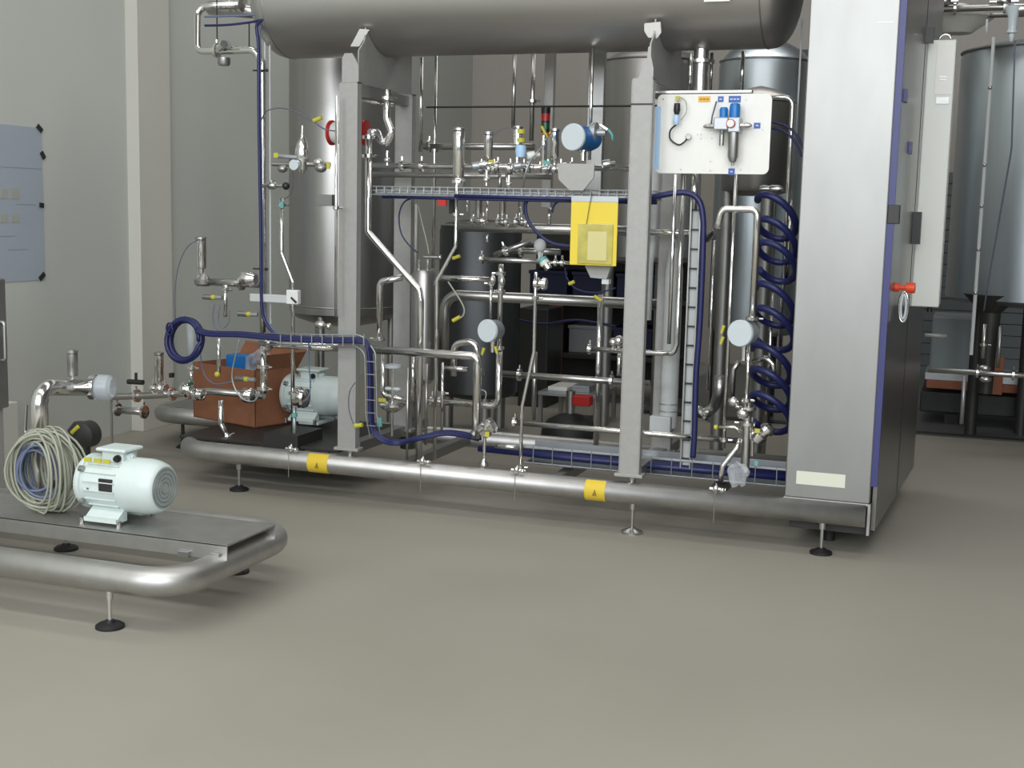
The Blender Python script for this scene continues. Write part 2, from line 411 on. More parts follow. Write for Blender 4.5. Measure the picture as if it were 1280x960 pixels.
# ------------------------------------------------------------------ control cabinet
CX0, CX1, CZ0, CZ1 = -.815, -.404, .272, 3.15
CYB = 8.15
cab = thing('control_cabinet', 'tall brushed steel control cabinet at the right end of the unit', 'cabinet', (-.61, 7.2, 0))
MB().box((CX0, Y0, CZ0), (CX1, CYB, CZ1), .006).build('body', 'cabinet', cab)
MB().box((CX0-.004, Y0-.006, CZ0-.012), (CX1+.006, Y0+.03, CZ0), .003).box((CX1-.008, Y0-.008, .115), (CX1+.006, Y0+.03, CZ0), .002).box((CX0-.004, Y0-.006, .17), (CX0+.006, Y0+.02, CZ0-.01), .002).build('base_frame', 'column', cab)
MB().box((CX0+.02, Y0+.08, .10), (CX1-.02, CYB-.05, CZ0-.01)).build('plinth', 'dark', cab)
for yy in (Y0+.3, CYB-.2): MB().cyl((CX0+.2, yy, 0), (CX0+.2, yy, .10), .03, seg=14).build('foot', 'black', cab)
a, b = at(996, 587, Y0), at(1056, 610, Y0)
MB().box((a.x, Y0-.003, b.z), (b.x, Y0+.001, a.z-.005)).build('name_plate', 'plate', cab)
MB().box((CX1, Y0+.004, .36), (CX1+.03, Y0+.05, 2.93)).build('edge_film', 'bluefilm', cab, 'blue protective film strip on the cabinet edge')
MB().box((CX1, Y0+.004, 2.93), (CX1+.03, Y0+.05, CZ1)).build('edge_strip', 'dull', cab)
a = at(1104, 28, Y0)
MB().box((a.x-.03, Y0-.002, a.z-.003), (a.x+.05, Y0+.001, a.z+.003)).build('vent_slot', 'dull', cab)
H0 = V((CX1+.008, Y0+.055, 0)); H1 = V((-.293, 8.2, 0)); dn = (H1-H0).normalized(); nn = V((dn.y, -dn.x, 0))
def doorpt(x, y): return atp(x, y, H0+nn*.02, nn)
dm = MB().prism([H0+Z*.13, H1+Z*.13, H1+Z*3.1, H0+Z*3.1], nn*.02)
door = dm.build('door', 'door', cab, 'slightly ajar dark steel side door')
mid = H0.lerp(H1, .5)
MB().prism([mid+Z*.14+nn*.0205, mid+dn*.012+Z*.14+nn*.0205, mid+dn*.012+Z*3.09+nn*.0205, mid+Z*3.09+nn*.0205], nn*.001).build('door_gap', 'black', door)
for zz in (doorpt(1118, 268).z,):
    MB().box((CX1+.0, Y0+.0, zz-.045), (CX1+.055, Y0+.07, zz+.045), .004).build('hinge', 'dark', door)
for x, y0, y1 in ((1143.5, 265, 305), (1159.5, 33, 55)):
    p = doorpt(x-2, (y0+y1)/2); q = doorpt(x-2, y1)
    hh = abs(p.z-q.z)
    MB().prism([p-dn*.02-Z*hh, p+dn*.02-Z*hh, p+dn*.02+Z*hh, p-dn*.02+Z*hh], nn*.04).build('handle', 'blackp', door)
p = doorpt(1119, 359)
MB().lathe(p, p+nn*.13, [(0, .022), (.02, .022), (.021, .012), (.05, .012), (.051, .026), (.095, .026)], 18).build('main_switch', 'switch', door, 'red and orange main switch')
q = p+nn*.045
MB().tube([q+V((0, 0, -.02-.075))+dn*0+nn*.022*math.cos(t)+Z*.075*math.sin(t) for t in [2*math.pi*i/24 for i in range(24)]], .006, 0, 8, closed=True).build('padlock_ring', 'steel', door)
MB().tube([q+V((0, 0, -.02-.075))+nn*.012*math.cos(t)+Z*.06*math.sin(t) for t in [2*math.pi*i/24 for i in range(24)]], .006, 0, 8, closed=True).build('padlock_ring', 'lens', door)
for x, y in ((1131, 120), (1137, 185)):
    p = doorpt(x, y); MB().box(p-V((.003, .04, .03)), p+V((.012, .04, .03))).build('film_remnant', 'bluefilm', door)
# white enclosure carried on the door
p0 = doorpt(1147, 240)
yb = p0.y+.05
a = at(1160, 50, yb); b = at(1196, 50, yb); c = at(1141, 383, yb)
eb = MB().box((a.x+.0, yb, c.z), (b.x, yb+.30, a.z), .006).build('side_enclosure', 'box', cab, 'narrow pale enclosure box standing out from the side door')
l0, l1 = at(1172, 55, yb), at(1189, 118, yb)
lp = MB().box((l0.x, yb-.004, l1.z), (l1.x, yb+.001, l0.z)).build('label_plate', 'board', eb)
for zz in (.30, .36): MB().box((l0.x+.02, yb-.006, l1.z+zz*.25), (l1.x-.03, yb-.003, l1.z+zz*.25+.006)).build('print_line', 'dull', lp)
MB().box((l0.x+.01, yb-.006, l1.z-.05), (l1.x-.01, yb-.001, l1.z-.015)).build('emblem', 'dull', eb)
MB().cyl((b.x-.05, yb+.06, c.z-.03), (b.x-.05, yb+.06, c.z), .014, seg=12).build('cable_gland', 'blackp', eb)
MB().tube([V((b.x-.06, yb+.02, a.z+.0))+V((.03*math.cos(t), 0, .03*math.sin(t))) for t in [math.pi*i/10 for i in range(11)]], .006, 0, 8).build('lifting_eye', 'steel', eb)

# ------------------------------------------------------------------ instrument board
BY = 6.5
a, b = at(822, 118, BY), at(960.5, 218, BY)
z1, z0 = a.z, b.z
bd = thing('instrument_board', 'white rounded mounting board for the air regulator, hung right of the tall column', 'board', ((a.x+b.x)/2, BY, z0))
R = .03; out = []
for cx, cz, t0 in ((b.x-R, z1-R, 0), (a.x+R, z1-R, 90), (a.x+R, z0+R, 180), (b.x-R, z0+R, 270)):
    for i in range(6): t = math.radians(t0+18*i); out.append((cx+R*math.cos(t), BY, cz+R*math.sin(t)))
MB().prism(out, (0, .012, 0)).build('panel', 'board', bd)
MB().box((a.x-.03, BY-.005, z1+.004), (at(940, 115, BY).x, BY+.04, z1+.018), .002).build('hanging_rail', 'steel2', bd)
MB().box((a.x-.005, BY-.004, at(820, 211, BY).z), (a.x+.022, BY-.0005, at(820, 133, BY).z)).build('film_strip', 'sky', bd, 'pale blue film strip on the board edge')
for x, y, w_, h, mm in ((880.5, 124, 15, 7, 'orange'), (901, 124, 7, 7, 'tag'), (918.5, 124, 15, 8, 'tag'), (946.5, 157, 8, 7, 'tag'), (914.5, 214.5, 8, 8, 'tag')):
    p = at(x, y, BY); k = px(p)/2
    tg = MB().box((p.x-w_*k, BY-.003, p.z-h*k), (p.x+w_*k, BY-.0005, p.z+h*k)).build('tag_plate', mm, bd, ('orange' if mm == 'orange' else 'blue')+' tag with small pale lettering')
    n = 3 if w_ > 10 else 1
    for i in range(n):
        cx = p.x+(i-(n-1)/2)*w_*k*.55
        MB().box((cx-.006, BY-.0042, p.z-.003), (cx+.006, BY-.0028, p.z+.003)).build('print_mark', 'tagmark' if mm == 'tag' else 'mark', tg)
for x, y in ((872, 168), (876, 168), (876, 173), (890, 173), (888, 202), (888, 213), (851, 212), (926, 212), (953, 162), (932, 124), (829, 124)):
    p = at(x, y, BY); MB().cyl((p.x, BY-.003, p.z), (p.x, BY, p.z), .0045, seg=8).build('screw', 'dull', bd)
# air filter regulator
p = at(917, 160, BY-.05)
rg = thing('air_regulator', 'air filter regulator with two blue knobs fixed on the white board', 'regulator', (p.x, BY-.05, p.z-.15))
def rz(y): return at(917, y, BY-.05).z
def rx(x): return at(x, 160, BY-.05).x
cy = BY-.055
MB().lathe((rx(918), cy, rz(147)), (rx(918), cy, rz(130)), [(0, .026), (.05, .027), (.066, .024), (.07, .015)], 20).build('knob', 'bluep', rg)
MB().lathe((rx(904), cy, rz(147)), (rx(904), cy, rz(134)), [(0, .020), (.04, .021), (.05, .016)], 20).build('knob', 'bluep', rg)
MB().box((rx(893), cy-.028, rz(163)), (rx(911), cy+.05, rz(147)), .006).box((rx(911), cy-.03, rz(166)), (rx(926), cy+.05, rz(147)), .006).build('body', 'tray', rg)
MB().lathe((rx(918), cy, rz(165)), (rx(918), cy, rz(203)), [(0, .028), (.12, .027), (.145, .018), (.15, .008), (.165, .007)], 20).build('filter_bowl', 'dull', rg)
MB().lathe((rx(903), cy, rz(163)), (rx(903), cy, rz(183)), [(0, .014), (.02, .010), (.022, .013), (.075, .012)], 14).build('drain', 'dull', rg)
MB().cyl((rx(915), cy-.03, rz(155)), (rx(915), cy-.042, rz(155)), .022, seg=24).build('pressure_gauge', 'red', rg)
MB().cyl((rx(915), cy-.041, rz(155)), (rx(915), cy-.0445, rz(155)), .018, seg=24).build('gauge_face', 'white', rg)
MB().lathe((rx(926), cy, rz(157)), (rx(941), cy, rz(157)), [(0, .016), (.02, .012), (.022, .016), (.04, .014), (.055, .006)], 14).build('coupling', 'steel2', rg)
MB().lathe((rx(893), cy, rz(158)), (rx(880), cy, rz(158)), [(0, .016), (.02, .012), (.022, .014), (.04, .012), (.055, .005)], 14).build('coupling', 'steel2', rg)
MB().tube([V((rx(889), cy, rz(156))), V((rx(890), cy, rz(145))), V((rx(893), cy+.03, rz(126)))], .004, .02, 8).build('air_line', 'thin', rg)
# pressure switch with looped cable
p = at(845, 145, BY-.04)
ps = thing('pressure_switch', 'small black and pale blue pressure switch with looped black cable on the white board', 'switch', p)
MB().lathe(at(846, 143, BY-.04), at(846.5, 130, BY-.04), [(0, .012), (.02, .017), (.055, .015)], 14).build('head', 'blackp', ps)
MB().lathe(at(845, 156, BY-.04), at(845.5, 144, BY-.04), [(0, .010), (.01, .015), (.04, .015), (.05, .009)], 14).build('body', 'sky', ps)
hose('', [(845, 156), (838, 163), (838, 174), (848, 181), (856, 177), (860, 171, BY-.01)], 2.2, BY-.03, 'blackp', 'cable', parent=ps)
MB().lathe(at(860.5, 171, BY-.03), at(860.5, 171, BY), [(0, .012), (.02, .015)], 14).build('plug', 'dull', ps)
hose('', [(846, 130), (850, 122), (857, 127), (858, 140), (851, 150)], 1.2, BY-.03, 'cable', 'cable', parent=ps)
MB().box(at(847, 123, BY-.03)-V((.012, 0, .01)), at(847, 123, BY-.03)+V((.012, .004, .012))).build('yellow_tag', 'ytag', ps)

# ------------------------------------------------------------------ vertical vessel (left, behind the column)
BYV, BR = 7.95, .375
c = at(430, 300, BYV)
vv = thing('vertical_vessel', 'upright cylindrical grey steel vessel behind the left frame column', 'vessel', (c.x, BYV, 0))
zb = .93
MB().lathe((c.x, BYV, zb-.10), (c.x, BYV, zb+1.75), [(0, .03), (.01, .13), (.03, .23), (.06, .32), (.10, .37), (.15, BR), (1.98, BR), (2.04, .36), (2.10, .28), (2.14, .15), (2.16, .02)], 56).build('shell', 'vessel2', vv)
MB().lathe((c.x, BYV, zb+.045), (c.x, BYV, zb+.055), [(0, BR+.001), (.005, BR+.003), (.01, BR+.001)], 56).build('weld_seam', 'dull', vv)
MB().cyl((c.x, BYV, .62), (c.x, BYV, zb-.08), .035, seg=16).build('outlet', 'steel', vv)
for t in (30, 150, 270): MB().cyl((c.x+.33*math.cos(math.radians(t)), BYV+.33*math.sin(math.radians(t)), .0), (c.x+.33*math.cos(math.radians(t)), BYV+.33*math.sin(math.radians(t)), zb+.1), .025, seg=14).build('leg', 'dull', vv)
a = at(398, 243, BYV-BR)
MB().box((a.x, BYV-BR-.02, a.z-.07), (a.x+.11, BYV-BR+.03, a.z)).build('rating_plate', 'dull', vv)

# ------------------------------------------------------------------ process valves and instruments
def seat_valve(label, x, ytop, ybot, ybody, w_, Y, tagm=None, cap=True, body='steel', side=True, group=None, tm='steel', name='process_valve'):
    a, b = up(x, ybot, ytop, Y); r = w_*px(a)/2; zz = at(x, ybody, Y).z
    t = thing(name, label, 'valve', (a.x, Y, zz-r), group)
    L = b.z-a.z
    MB().lathe(a, b, [(0, r*.8), (L*.04, r*.97), (L*.5, r*.97), (L*.51, r), (L*.96, r), (L, r*.8)], 20).build('actuator', tm, t)
    if cap: MB().lathe(b, b+Z*.02, [(0, r*1.12), (.012, r*1.12), (.02, r*.4)], 20).build('cap', 'steel2', t)
    if a.z > zz+.01: MB().lathe((a.x, Y, zz), a, [(0, r*.6), (max(.004, (a.z-zz)*.4), r*.4), (max(.006, a.z-zz), r*.55)], 14).build('neck', 'steel', t)
    mb = MB().ball((a.x, Y, zz), r*1.15, (1.1, 1, .9))
    mb.build('body', body, t)
    if side:
        for s in (-1, 1): clamp(t, (a.x+s*r*1.5, Y, zz), X, r*.62)
    if tagm: MB().box((a.x+r*.6, Y-r*1.2, a.z+.0), (a.x+r*.6+.035, Y-r*1.15, a.z+.022)).build('tag', tagm, t)
    return t
def transmitter(label, x, y, rp, Y, house='lens', stem=(0, 20), depth=.10, rim='tray', glands=()):
    """round field instrument whose lid looks towards the front, slightly to the left"""
    c = at(x, y, Y); r = rp*px(c); n = V((-.25, -1, 0)).normalized()
    t = thing('transmitter', label, 'instrument', c-Z*(r+.02))
    MB().lathe(c, c-n*depth, [(0, r*.97), (depth*.25, r*.95), (depth*.3, r*.9), (depth*.8, r*.9), (depth, r*.75)], 36).build('housing', house, t)
    MB().lathe(c, c+n*.018, [(0, r), (.012, r), (.018, r*.94)], 36).build('lid', 'lens', t)
    q = c-n*depth*.5
    MB().lathe(q-Z*r*.8, q-Z*(r*.8+stem[1]*px(c)), [(0, r*.35), (.012, r*.35), (.014, r*.2), (stem[1]*px(c), r*.2)], 16).build('stem', 'steel', t)
    for gx, gy, m_ in glands:
        g = at(gx, gy, Y); k = 1 if gx > x else -1
        MB().lathe(g, g+V((k*.012, 0, -.04)), [(0, .009), (.04, .007)], 10).build('cable_gland', m_, t)
    return t
# top row of valves on the manifold
pipe('long level steel manifold pipe under the upright valves between the columns', [(466, 207), (790, 214)], 7, 6.75, 'steel', clamps=(0.12, .20, .36, .5, .62, .78))
pipe('second darker level pipe just under the valve manifold', [(466, 218), (690, 223)], 7, 6.86, 'steel2')
seat_valve('tall slim upright valve cylinder, largest of the row between the columns', 573, 163, 222, 228, 15, 6.62, None, side=False)
pipe('thin bright pipe dropping from the tall valve and kinking left to the skid tube', [(571, 228), (570, 308), (546.5, 350), (545.5, 575)], 4.6, 6.55, clamps=(0.5,))
seat_valve('second upright polished valve from the left on the manifold', 610, 168, 205, 211, 11.5, 6.75, 'ytag')
seat_valve('upright valve with yellow band and pale collar on the manifold', 647, 161, 181, 211, 12, 6.75, None, tm='steel')
a, b = up(647, 196, 181, 6.70)
o = MB().lathe((a.x, 6.75, a.z), (a.x, 6.75, b.z), [(0, .026), (.03, .031), (b.z-a.z, .028)], 18).build('valve_collar', 'sky'); tag(o, 'pale blue collar round the yellow-banded valve', 'collar')
for yy in (164, 175):
    p = at(646, yy, 6.72); tag(MB().lathe((a.x-.004, 6.749, p.z-.012), (a.x-.004, 6.749, p.z+.012), [(0, .0275), (.024, .0275)], 18).build('valve_band', 'ytag'), ('upper' if yy == 164 else 'lower')+' yellow band round the collared valve', 'band')
seat_valve('slim upright valve left of the blue transmitter, below the light stack', 679, 172, 206, 211, 5.5, 6.7, 'gasket')
seat_valve('slim upright polished cylinder standing just left of the round blue transmitter', 693, 164, 201, 211, 11.5, 6.75, None)
for x, y, r_, m_ in ((590, 208, 7, 'tray'), (599, 206, 6, 'steel'), (659, 195, 7, 'white'), (642, 208, 6, 'tray'), (667, 210, 5, 'steel'), (753, 206, 8, 'steel2'), (700, 209, 7, 'steel')):
    p = at(x, y, 6.66); k = px(p)*.72
    tag(MB().lathe(p, p+V((.9, .5, .15)).normalized()*.07, [(0, r_*k*.85), (.01, r_*k), (.04, r_*k), (.045, r_*k*.5), (.07, r_*k*.5)], 16).build('pipe_fitting', m_), 'short %s round fitting on the valve manifold, lying along it near %s' % ({'tray': 'grey', 'steel': 'polished', 'white': 'white', 'steel2': 'dull'}[m_], {590: 'the tall valve', 599: 'the second valve', 659: 'the yellow-banded valve', 642: 'the banded valve base', 667: 'the light stack', 753: 'the right column', 700: 'the blue transmitter bracket'}[x]), 'fitting')
for x, y0, y1, Yd in ((625, 213, 240, 6.8), (634, 213, 238, 6.8), (608, 222, 232, 6.6), (636, 228, 236, 6.6)):
    pass
for x, y, lb in ((608, 225, 'small polished ball fitting hanging under the second valve'), (636, 231, 'small polished ball fitting hanging under the manifold middle'), (484, 200, 'polished ball fitting under the curled elbow beside the left column')):
    p = at(x, y, 6.62); tag(MB().ball(p, .018).cyl(p, p+Z*.05, .008, seg=8).cyl(p-Z*.03, p, .007, seg=8).build('ball_fitting', 'steel'), lb, 'fitting')
for x, y0, y1, lb in ((625, 216, 240, 'left'), (634, 216, 240, 'right')):
    pipe('%s pipe of the short twin drop pipes below the manifold' % lb, [(x, y0), (x, y1)], 4.5, 6.8, 'steel2')
# hoses at the manifold
hose('', [(0, 0), (1, 1)], 1, 6, parent=None) if False else None
hose('pale hose curving down beside the light stack', [(682, 180, 6.7), (672, 190, 6.6), (662, 203, 6.6), (656, 220, 6.6), (654, 236, 6.7)], 2.4, 6.6, 'tray')
hose('thin dark cable arching from the second valve to the yellow-banded valve', [(617, 170), (626, 162), (640, 159), (646, 160)], 1, 6.7, 'thin', 'cable', 'cable')
# light stack
a, b = up(681.5, 172, 134, 7.3)
ls = thing('signal_light_stack', 'signal light stack with red, green and amber lenses behind the valve row', 'light', a)
k = px(a)
for y0, y1, m_ in ((142, 134, 'blackp'), (151, 142, 'red'), (154, 151, 'blackp'), (161, 154, 'green'), (166, 161, 'blackp'), (171, 166, 'amber')):
    p, q = at(681.5, y0, 7.3), at(681.5, y1, 7.3)
    MB().cyl((a.x, 7.3, p.z), (a.x, 7.3, q.z), (5.4 if y0 > 150 else 5.8)*k, seg=18).build({'blackp': 'collar', 'red': 'red_lens', 'green': 'green_lens', 'amber': 'amber_lens'}[m_], m_, ls)
MB().cyl((a.x, 7.3, at(681.5, 205, 7.3).z), (a.x, 7.3, at(681.5, 171, 7.3).z), .012, seg=10).build('pole', 'dull', ls)
for x0, y0, x1, y1 in ((677, 158, 684, 172), (697, 160, 687, 167)):
    p, q = at(x0, y0, 7.1), at(x1, y1, 7.1); tag(MB().cyl(p, q, .008, seg=8).build('cable_sleeve', 'ytag'), 'yellow cable sleeve crossing in front of the light stack, %s one' % ('left' if x0 == 677 else 'right'), 'cable')
# blue transmitter on its bracket
tr = transmitter('round transmitter with pale lid and bright blue housing above the grey bracket', 717.5, 171.5, 17, 6.50, 'bluep', (0, 14), .20, glands=())
p = at(746, 166, 6.62)
MB().lathe(p+V((-.03, 0, 0)), p+V((.05, 0, 0)), [(0, .052), (.02, .055), (.03, .055), (.035, .02), (.08, .02)], 24).build('side_cover', 'tray', tr)
MB().lathe(at(750, 156, 6.6), at(760, 163, 6.6), [(0, .008), (.05, .010)], 10).build('cable_gland', 'steel', tr)
MB().tube([at(760, 162, 6.6), at(765, 168, 6.6), at(766, 176, 6.6)], .007, .02, 8).build('cable_end', 'gasket', tr)
P = [(697, 204), (743, 205), (742, 222), (729, 238), (712, 238), (698, 224)]
br = tag(MB().prism([at(x, y, 6.48) for x, y in P], (0, .012, 0)).build('bracket_plate', 'column'), 'grey six-sided bracket plate under the blue transmitter', 'bracket')
# yellow document pouch
a, b = at(714, 252, 6.42), at(770, 333, 6.42)
dp = thing('document_pouch', 'yellow plastic document pouch hanging from the cable tray beside the right column', 'pouch', ((a.x+b.x)/2, 6.42, b.z))
MB().box((a.x, 6.42, b.z), (b.x, 6.428, a.z), .003).build('backing', 'pouch', dp)
c0, c1 = at(723, 279, 6.415), at(765, 331, 6.415)
MB().box((c0.x, 6.412, c1.z), (c1.x, 6.419, c0.z), .003).build('clear_pocket', 'pocket', dp)
MB().box((c0.x+.055, 6.409, c1.z+.02), (c1.x-.03, 6.4119, c0.z-.04)).build('folded_sheet', mat('folded_sheet', (.62, .56, .25), .5), dp)
MB().cyl(at(740, 240, 6.41), at(733, 280, 6.41), .0018, seg=6).build('string', 'blackp', dp)
MB().box((a.x, 6.42, a.z), (b.x, 6.425, a.z+.03), .001).build('clear_flap', 'tray', dp)
P = [(731, 332), (764, 332), (758, 349), (738, 347)]
tag(MB().prism([at(x, y, 6.52) for x, y in P], (0, .05, 0)).build('instrument_bracket', 'column'), 'grey tapered bracket showing under the yellow pouch', 'bracket')
tag(MB().box(at(752, 355, 6.5), at(764, 349, 6.55)).build('pale_tag', 'lens'), 'small pale tag below the tapered bracket', 'tag')

# upper cable tray (wire ladder) with blue cable bundle
ut = thing('cable_tray', 'level wire mesh cable tray running between the columns, blue cables below it', 'cable tray', at(620, 245, 6.58))
TY = 6.55
a, b = at(466, 233, TY), at(822, 235, TY)
za, zl = a.z, a.z-.045
for yy in (TY, TY+.12):
    for zz in (za, (za+zl)/2, zl): MB().cyl((a.x, yy, zz), (b.x, yy, zz), .004, seg=6).build('rail_wire', 'tray', ut)
n = 34
me0 = None
for i in range(n):
    xx = a.x+(b.x-a.x)*(i+.5)/n
    MB().tube([(xx, TY-.003, za), (xx, TY-.003, zl-.004), (xx, TY+.12, zl-.004), (xx, TY+.12, za)], .0035, .01, 6, 2).build('cross_wire', 'tray', ut)
MB().box((a.x, TY+.02, zl), (b.x, TY+.1, zl+.03), .008).build('grey_cable_bundle', 'tray', ut)
q0, q1 = at(575, 246, TY-.01), at(822, 246, TY-.01)
MB().tube([(a.x+.05, TY+.02, zl-.012), (a.x+.5, TY, zl-.014), (b.x, TY, zl-.016)], .008, 0, 8).tube([(a.x+.5, TY-.01, zl+.002), (a.x+.9, TY-.02, zl-.002), (b.x, TY-.018, zl-.006)], .009, 0, 8).build('blue_cable_bundle', 'blue', ut)
hose('blue hose looping down from the cable tray towards the back of the yellow pouch', [(664, 245), (657, 256), (660, 275), (672, 291), (688, 303), (706, 307), (722, 308)], 4.2, 6.6)
hose('short blue hose leaving the tray just left of the yellow pouch', [(716, 248), (702, 250), (693, 256), (690, 266)], 3, 6.6)
hose('thin blue hose hanging in a long bow right of the left column', [(522, 246), (506, 252), (499, 268), (501, 290), (510, 305), (522, 316)], 2, 6.7)
hose('thin grey cable slanting down right of the left column', [(521, 250), (528, 280), (534, 305), (536, 318)], 1.5, 6.72, 'cable', 'cable', 'cable')
tag(MB().box(at(547, 257, 6.5), at(559, 250, 6.52)).build('red_tag', 'red'), 'small red tag under the cable tray', 'tag')
tag(MB().box(at(561, 267, 6.75), at(569, 250, 6.78)).build('black_sensor', 'blackp'), 'small black sensor block behind the thin kinked pipe', 'sensor')
tag(MB().ball(at(675, 307, 6.85), .036, (1, .8, 1.1)).cyl(at(675, 326, 6.85), at(675, 307, 6.85), .012, seg=10).build('blunt_valve', 'pvc'), 'blunt grey-green valve head left of the pouch, between two level pipes', 'valve')
pipe('sloping dull pipe left of the blunt grey valve head', [(618, 319), (664, 301)], 7, 6.95, 'steel2', clamps=(.3,))
pipe('short dull level pipe with joints left of the pouch', [(640, 313), (700, 316)], 8, 7.05, 'steel2', clamps=(.2, .6))
seat_valve('dim upright valve behind the looping blue hose under the tray', 652, 248, 268, 278, 9, 6.9, None, tm='dull', body='steel2')
seat_valve('dim upright valve under the tray behind the bright stubs', 598, 250, 268, 276, 9, 6.9, None, tm='dull', body='steel2')
seat_valve('dim upright valve hanging in the gap right of the thin kinked pipe', 628, 250, 270, 278, 8, 6.9, None, tm='steel2', body='dull')
hose('thin blue hose drooping below the pouch to the right column', [(706, 335), (710, 350), (722, 362), (745, 366), (770, 360)], 2, 6.9)
pipe('pale blue-grey bent duct behind the right side of the tall column', [(818, 255), (818, 300, 7.1), (812, 330), (812, 400)], 10, 7.1, 'pvc', fil=1.5)
hose('dark blue cables strung across the rack behind the lower middle', [(640, 398, 9.5), (680, 405, 9.5), (720, 400, 9.5), (770, 408, 9.5)], 3, 9.5, 'blue', 'cable', 'cable')
# chest of small parts hanging under the tray (glass sight pieces)
for k, (x, y0, y1, d) in enumerate(((584, 250, 265, 3), (592, 264, 276, 3), (609, 250, 277, 3), (650, 258, 279, 3), (687, 259, 281, 4.5), (609, 293, 303, 3))):
    pipe('short bright vertical stub, %s' % ['under the tray left', 'second under the tray', 'below the second valve', 'left of the looping blue hose', 'left of the yellow pouch, brightest', 'below the upper back pipe'][k], [(x, y0), (x, y1)], d, 6.7, name='pipe_stub', cat='pipe stub')
pipe('short level link joining two bright stubs under the tray', [(592, 276), (609, 277)], 3, 6.72, name='pipe_stub', cat='pipe stub')

# ------------------------------------------------------------------ pipework between the columns
pipe('bright pipe right of the left column, kinking right at mid height down to the skid', [(461, 168), (459.5, 290), (524, 362), (526, 376), (525, 578)], 8.6, 6.5, fil=2, clamps=(0.03, .22))
pipe('curled polished elbow pipe beside the top of the left column', [(484, 112), (485, 148, 6.6), (490, 165, 6.6), (483, 180, 6.6), (476, 176, 6.6), (472, 165, 6.55), (462, 166, 6.5)], 9.5, 6.6, fil=1.2, clamps=(0.3,))
pipe('short level bright pipe high beside the left column', [(452, 125), (492, 132)], 5, 6.75)
pipe('thin bright pipe just left of the left column', [(421, 120), (419, 396)], 4, 6.27, clamps=(.5,))
pipe('left of two thin tall pipes rising behind the drum right of the left column', [(527, 72), (527, 190)], 5, 7.25)
pipe('right of two thin tall pipes rising behind the drum right of the left column', [(545, 70), (545.5, 335)], 4.6, 7.25, clamps=(.44,))
pipe('dark thin tall pipe, left of the three behind the valve row', [(643.5, 65), (645, 160)], 5, 7.35, 'steel2')
pipe('middle tall pipe behind the valve row', [(667, 65), (667, 176)], 6, 7.35, 'steel2', clamps=(.55,))
pipe('tall bright pipe rising above the blue transmitter', [(741, 60), (737.5, 200)], 4.5, 6.7)
a, b = up(685, 135, 60, 7.5)
tag(MB().box((a.x-.03, 7.5, a.z-.6), (a.x+.03, 7.55, b.z), .004).build('grey_post', 'column'), 'flat grey post behind the signal light stack', 'post')
a, b = up(742, 200, 60, 7.5)
tag(MB().box((a.x-.05, 7.5, a.z-.6), (a.x+.05, 7.55, b.z), .004).build('grey_post', 'dull'), 'wide dark grey post behind the blue transmitter', 'post')
pipe('dark level pipe behind the valve cylinders', [(530, 183), (668, 183.5)], 8, 7.25, 'steel2', clamps=(.05,))
pipe('level pipe under the tray from the kinked pipe to the pouch', [(573, 283), (790, 291)], 13, 6.98, 'steel2')
pipe('level pipe right of the column at the height of the yellow pouch', [(803, 290), (875, 296)], 8, 6.9, 'steel', clamps=(.55, .85))
pipe('thin level pipe left of the pouch ending at the teal cap valve', [(600, 324), (679, 326.5)], 6, 6.8, 'steel2', clamps=(0.03, 0.98))
tv = thing('cap_valve', 'small valve with teal and cream cap, left of the yellow pouch', 'valve', at(681, 334, 6.7))
p = at(677, 323, 6.7); q = at(684, 333, 6.7)
MB().cyl(p, p.lerp(q, .35), .027, seg=16).build('cap', 'gasket', tv); MB().cyl(p.lerp(q, .35), p.lerp(q, .75), .027, seg=16).build('ring', 'plate', tv); MB().cyl(p.lerp(q, .75), q+(q-p)*.3, .022, seg=16).build('body', 'steel', tv)
pipe('short thin pipe from the teal cap valve to the pouch', [(686, 328), (714, 329)], 4, 6.7, clamps=(.3, .6))
pipe('bluish bright level pipe behind the kinked pipes at mid height', [(545, 347), (612, 348.5)], 7.5, 7.0)
pipe('wide dull pipe bending at mid height and running level to the right', [(555, 440), (555, 368), (838, 379)], 13, 7.2, 'steel2', fil=3)
# upright filter housing with fittings
a, b = up(528, 480, 337, 6.85)
fh = thing('filter_housing', 'upright grey cylindrical housing behind the kinked pipe', 'filter', a)
r = 15*px(a)
MB().lathe(a, b, [(0, r*.6), (.03, r), (b.z-a.z-.03, r), (b.z-a.z, r*.75)], 28).build('shell', 'vessel2', fh)
for dx in (-.03, .025): MB().cyl((a.x+dx, 6.85, b.z-.005), (a.x+dx, 6.85, b.z+.06), .010, seg=10).build('port', 'steel', fh)
MB().cyl((a.x+.0, 6.85, b.z+.075), (a.x+.10, 6.85, b.z+.075), .010, seg=10).ball((a.x+.1, 6.85, b.z+.075), .014).build('top_fitting', 'steel2', fh)
a, b = up(509, 560, 110, 7.1)
pipe('hook pipe left of the grey housing, turning right at the top', [(474, 425), (473, 352), (503, 347)], 8, 6.8, fil=2.2, clamps=(0.02,))
pipe('thick grey pale pipe standing behind the left column pipes', [(510, 560), (509, 255)], 20, 7.35, 'dull')
pipe('big chrome pipe running level from the left column and bending down', [(466, 437), (582, 444), (597, 444.5), (596, 548)], 10.5, 6.42, fil=3, clamps=())
pipe('thin pipe below the hook pipe behind the blue cable tray bend', [(479, 440), (478, 494), (510, 500)], 6, 6.75, fil=2.4)
pipe('chrome arch pipe behind the big bent pipe', [(567, 470), (569, 430, 6.8), (594, 426, 6.8), (602, 470)], 8.5, 6.8, fil=2.6)
pipe('thin dark bar standing right of the kinked pipe low down', [(533.5, 455), (532, 556)], 3.4, 6.6, 'steel2')
pipe('slim bright bar standing in the lower middle of the unit', [(553.5, 453), (552, 538)], 3.6, 6.6, clamps=(.45,))
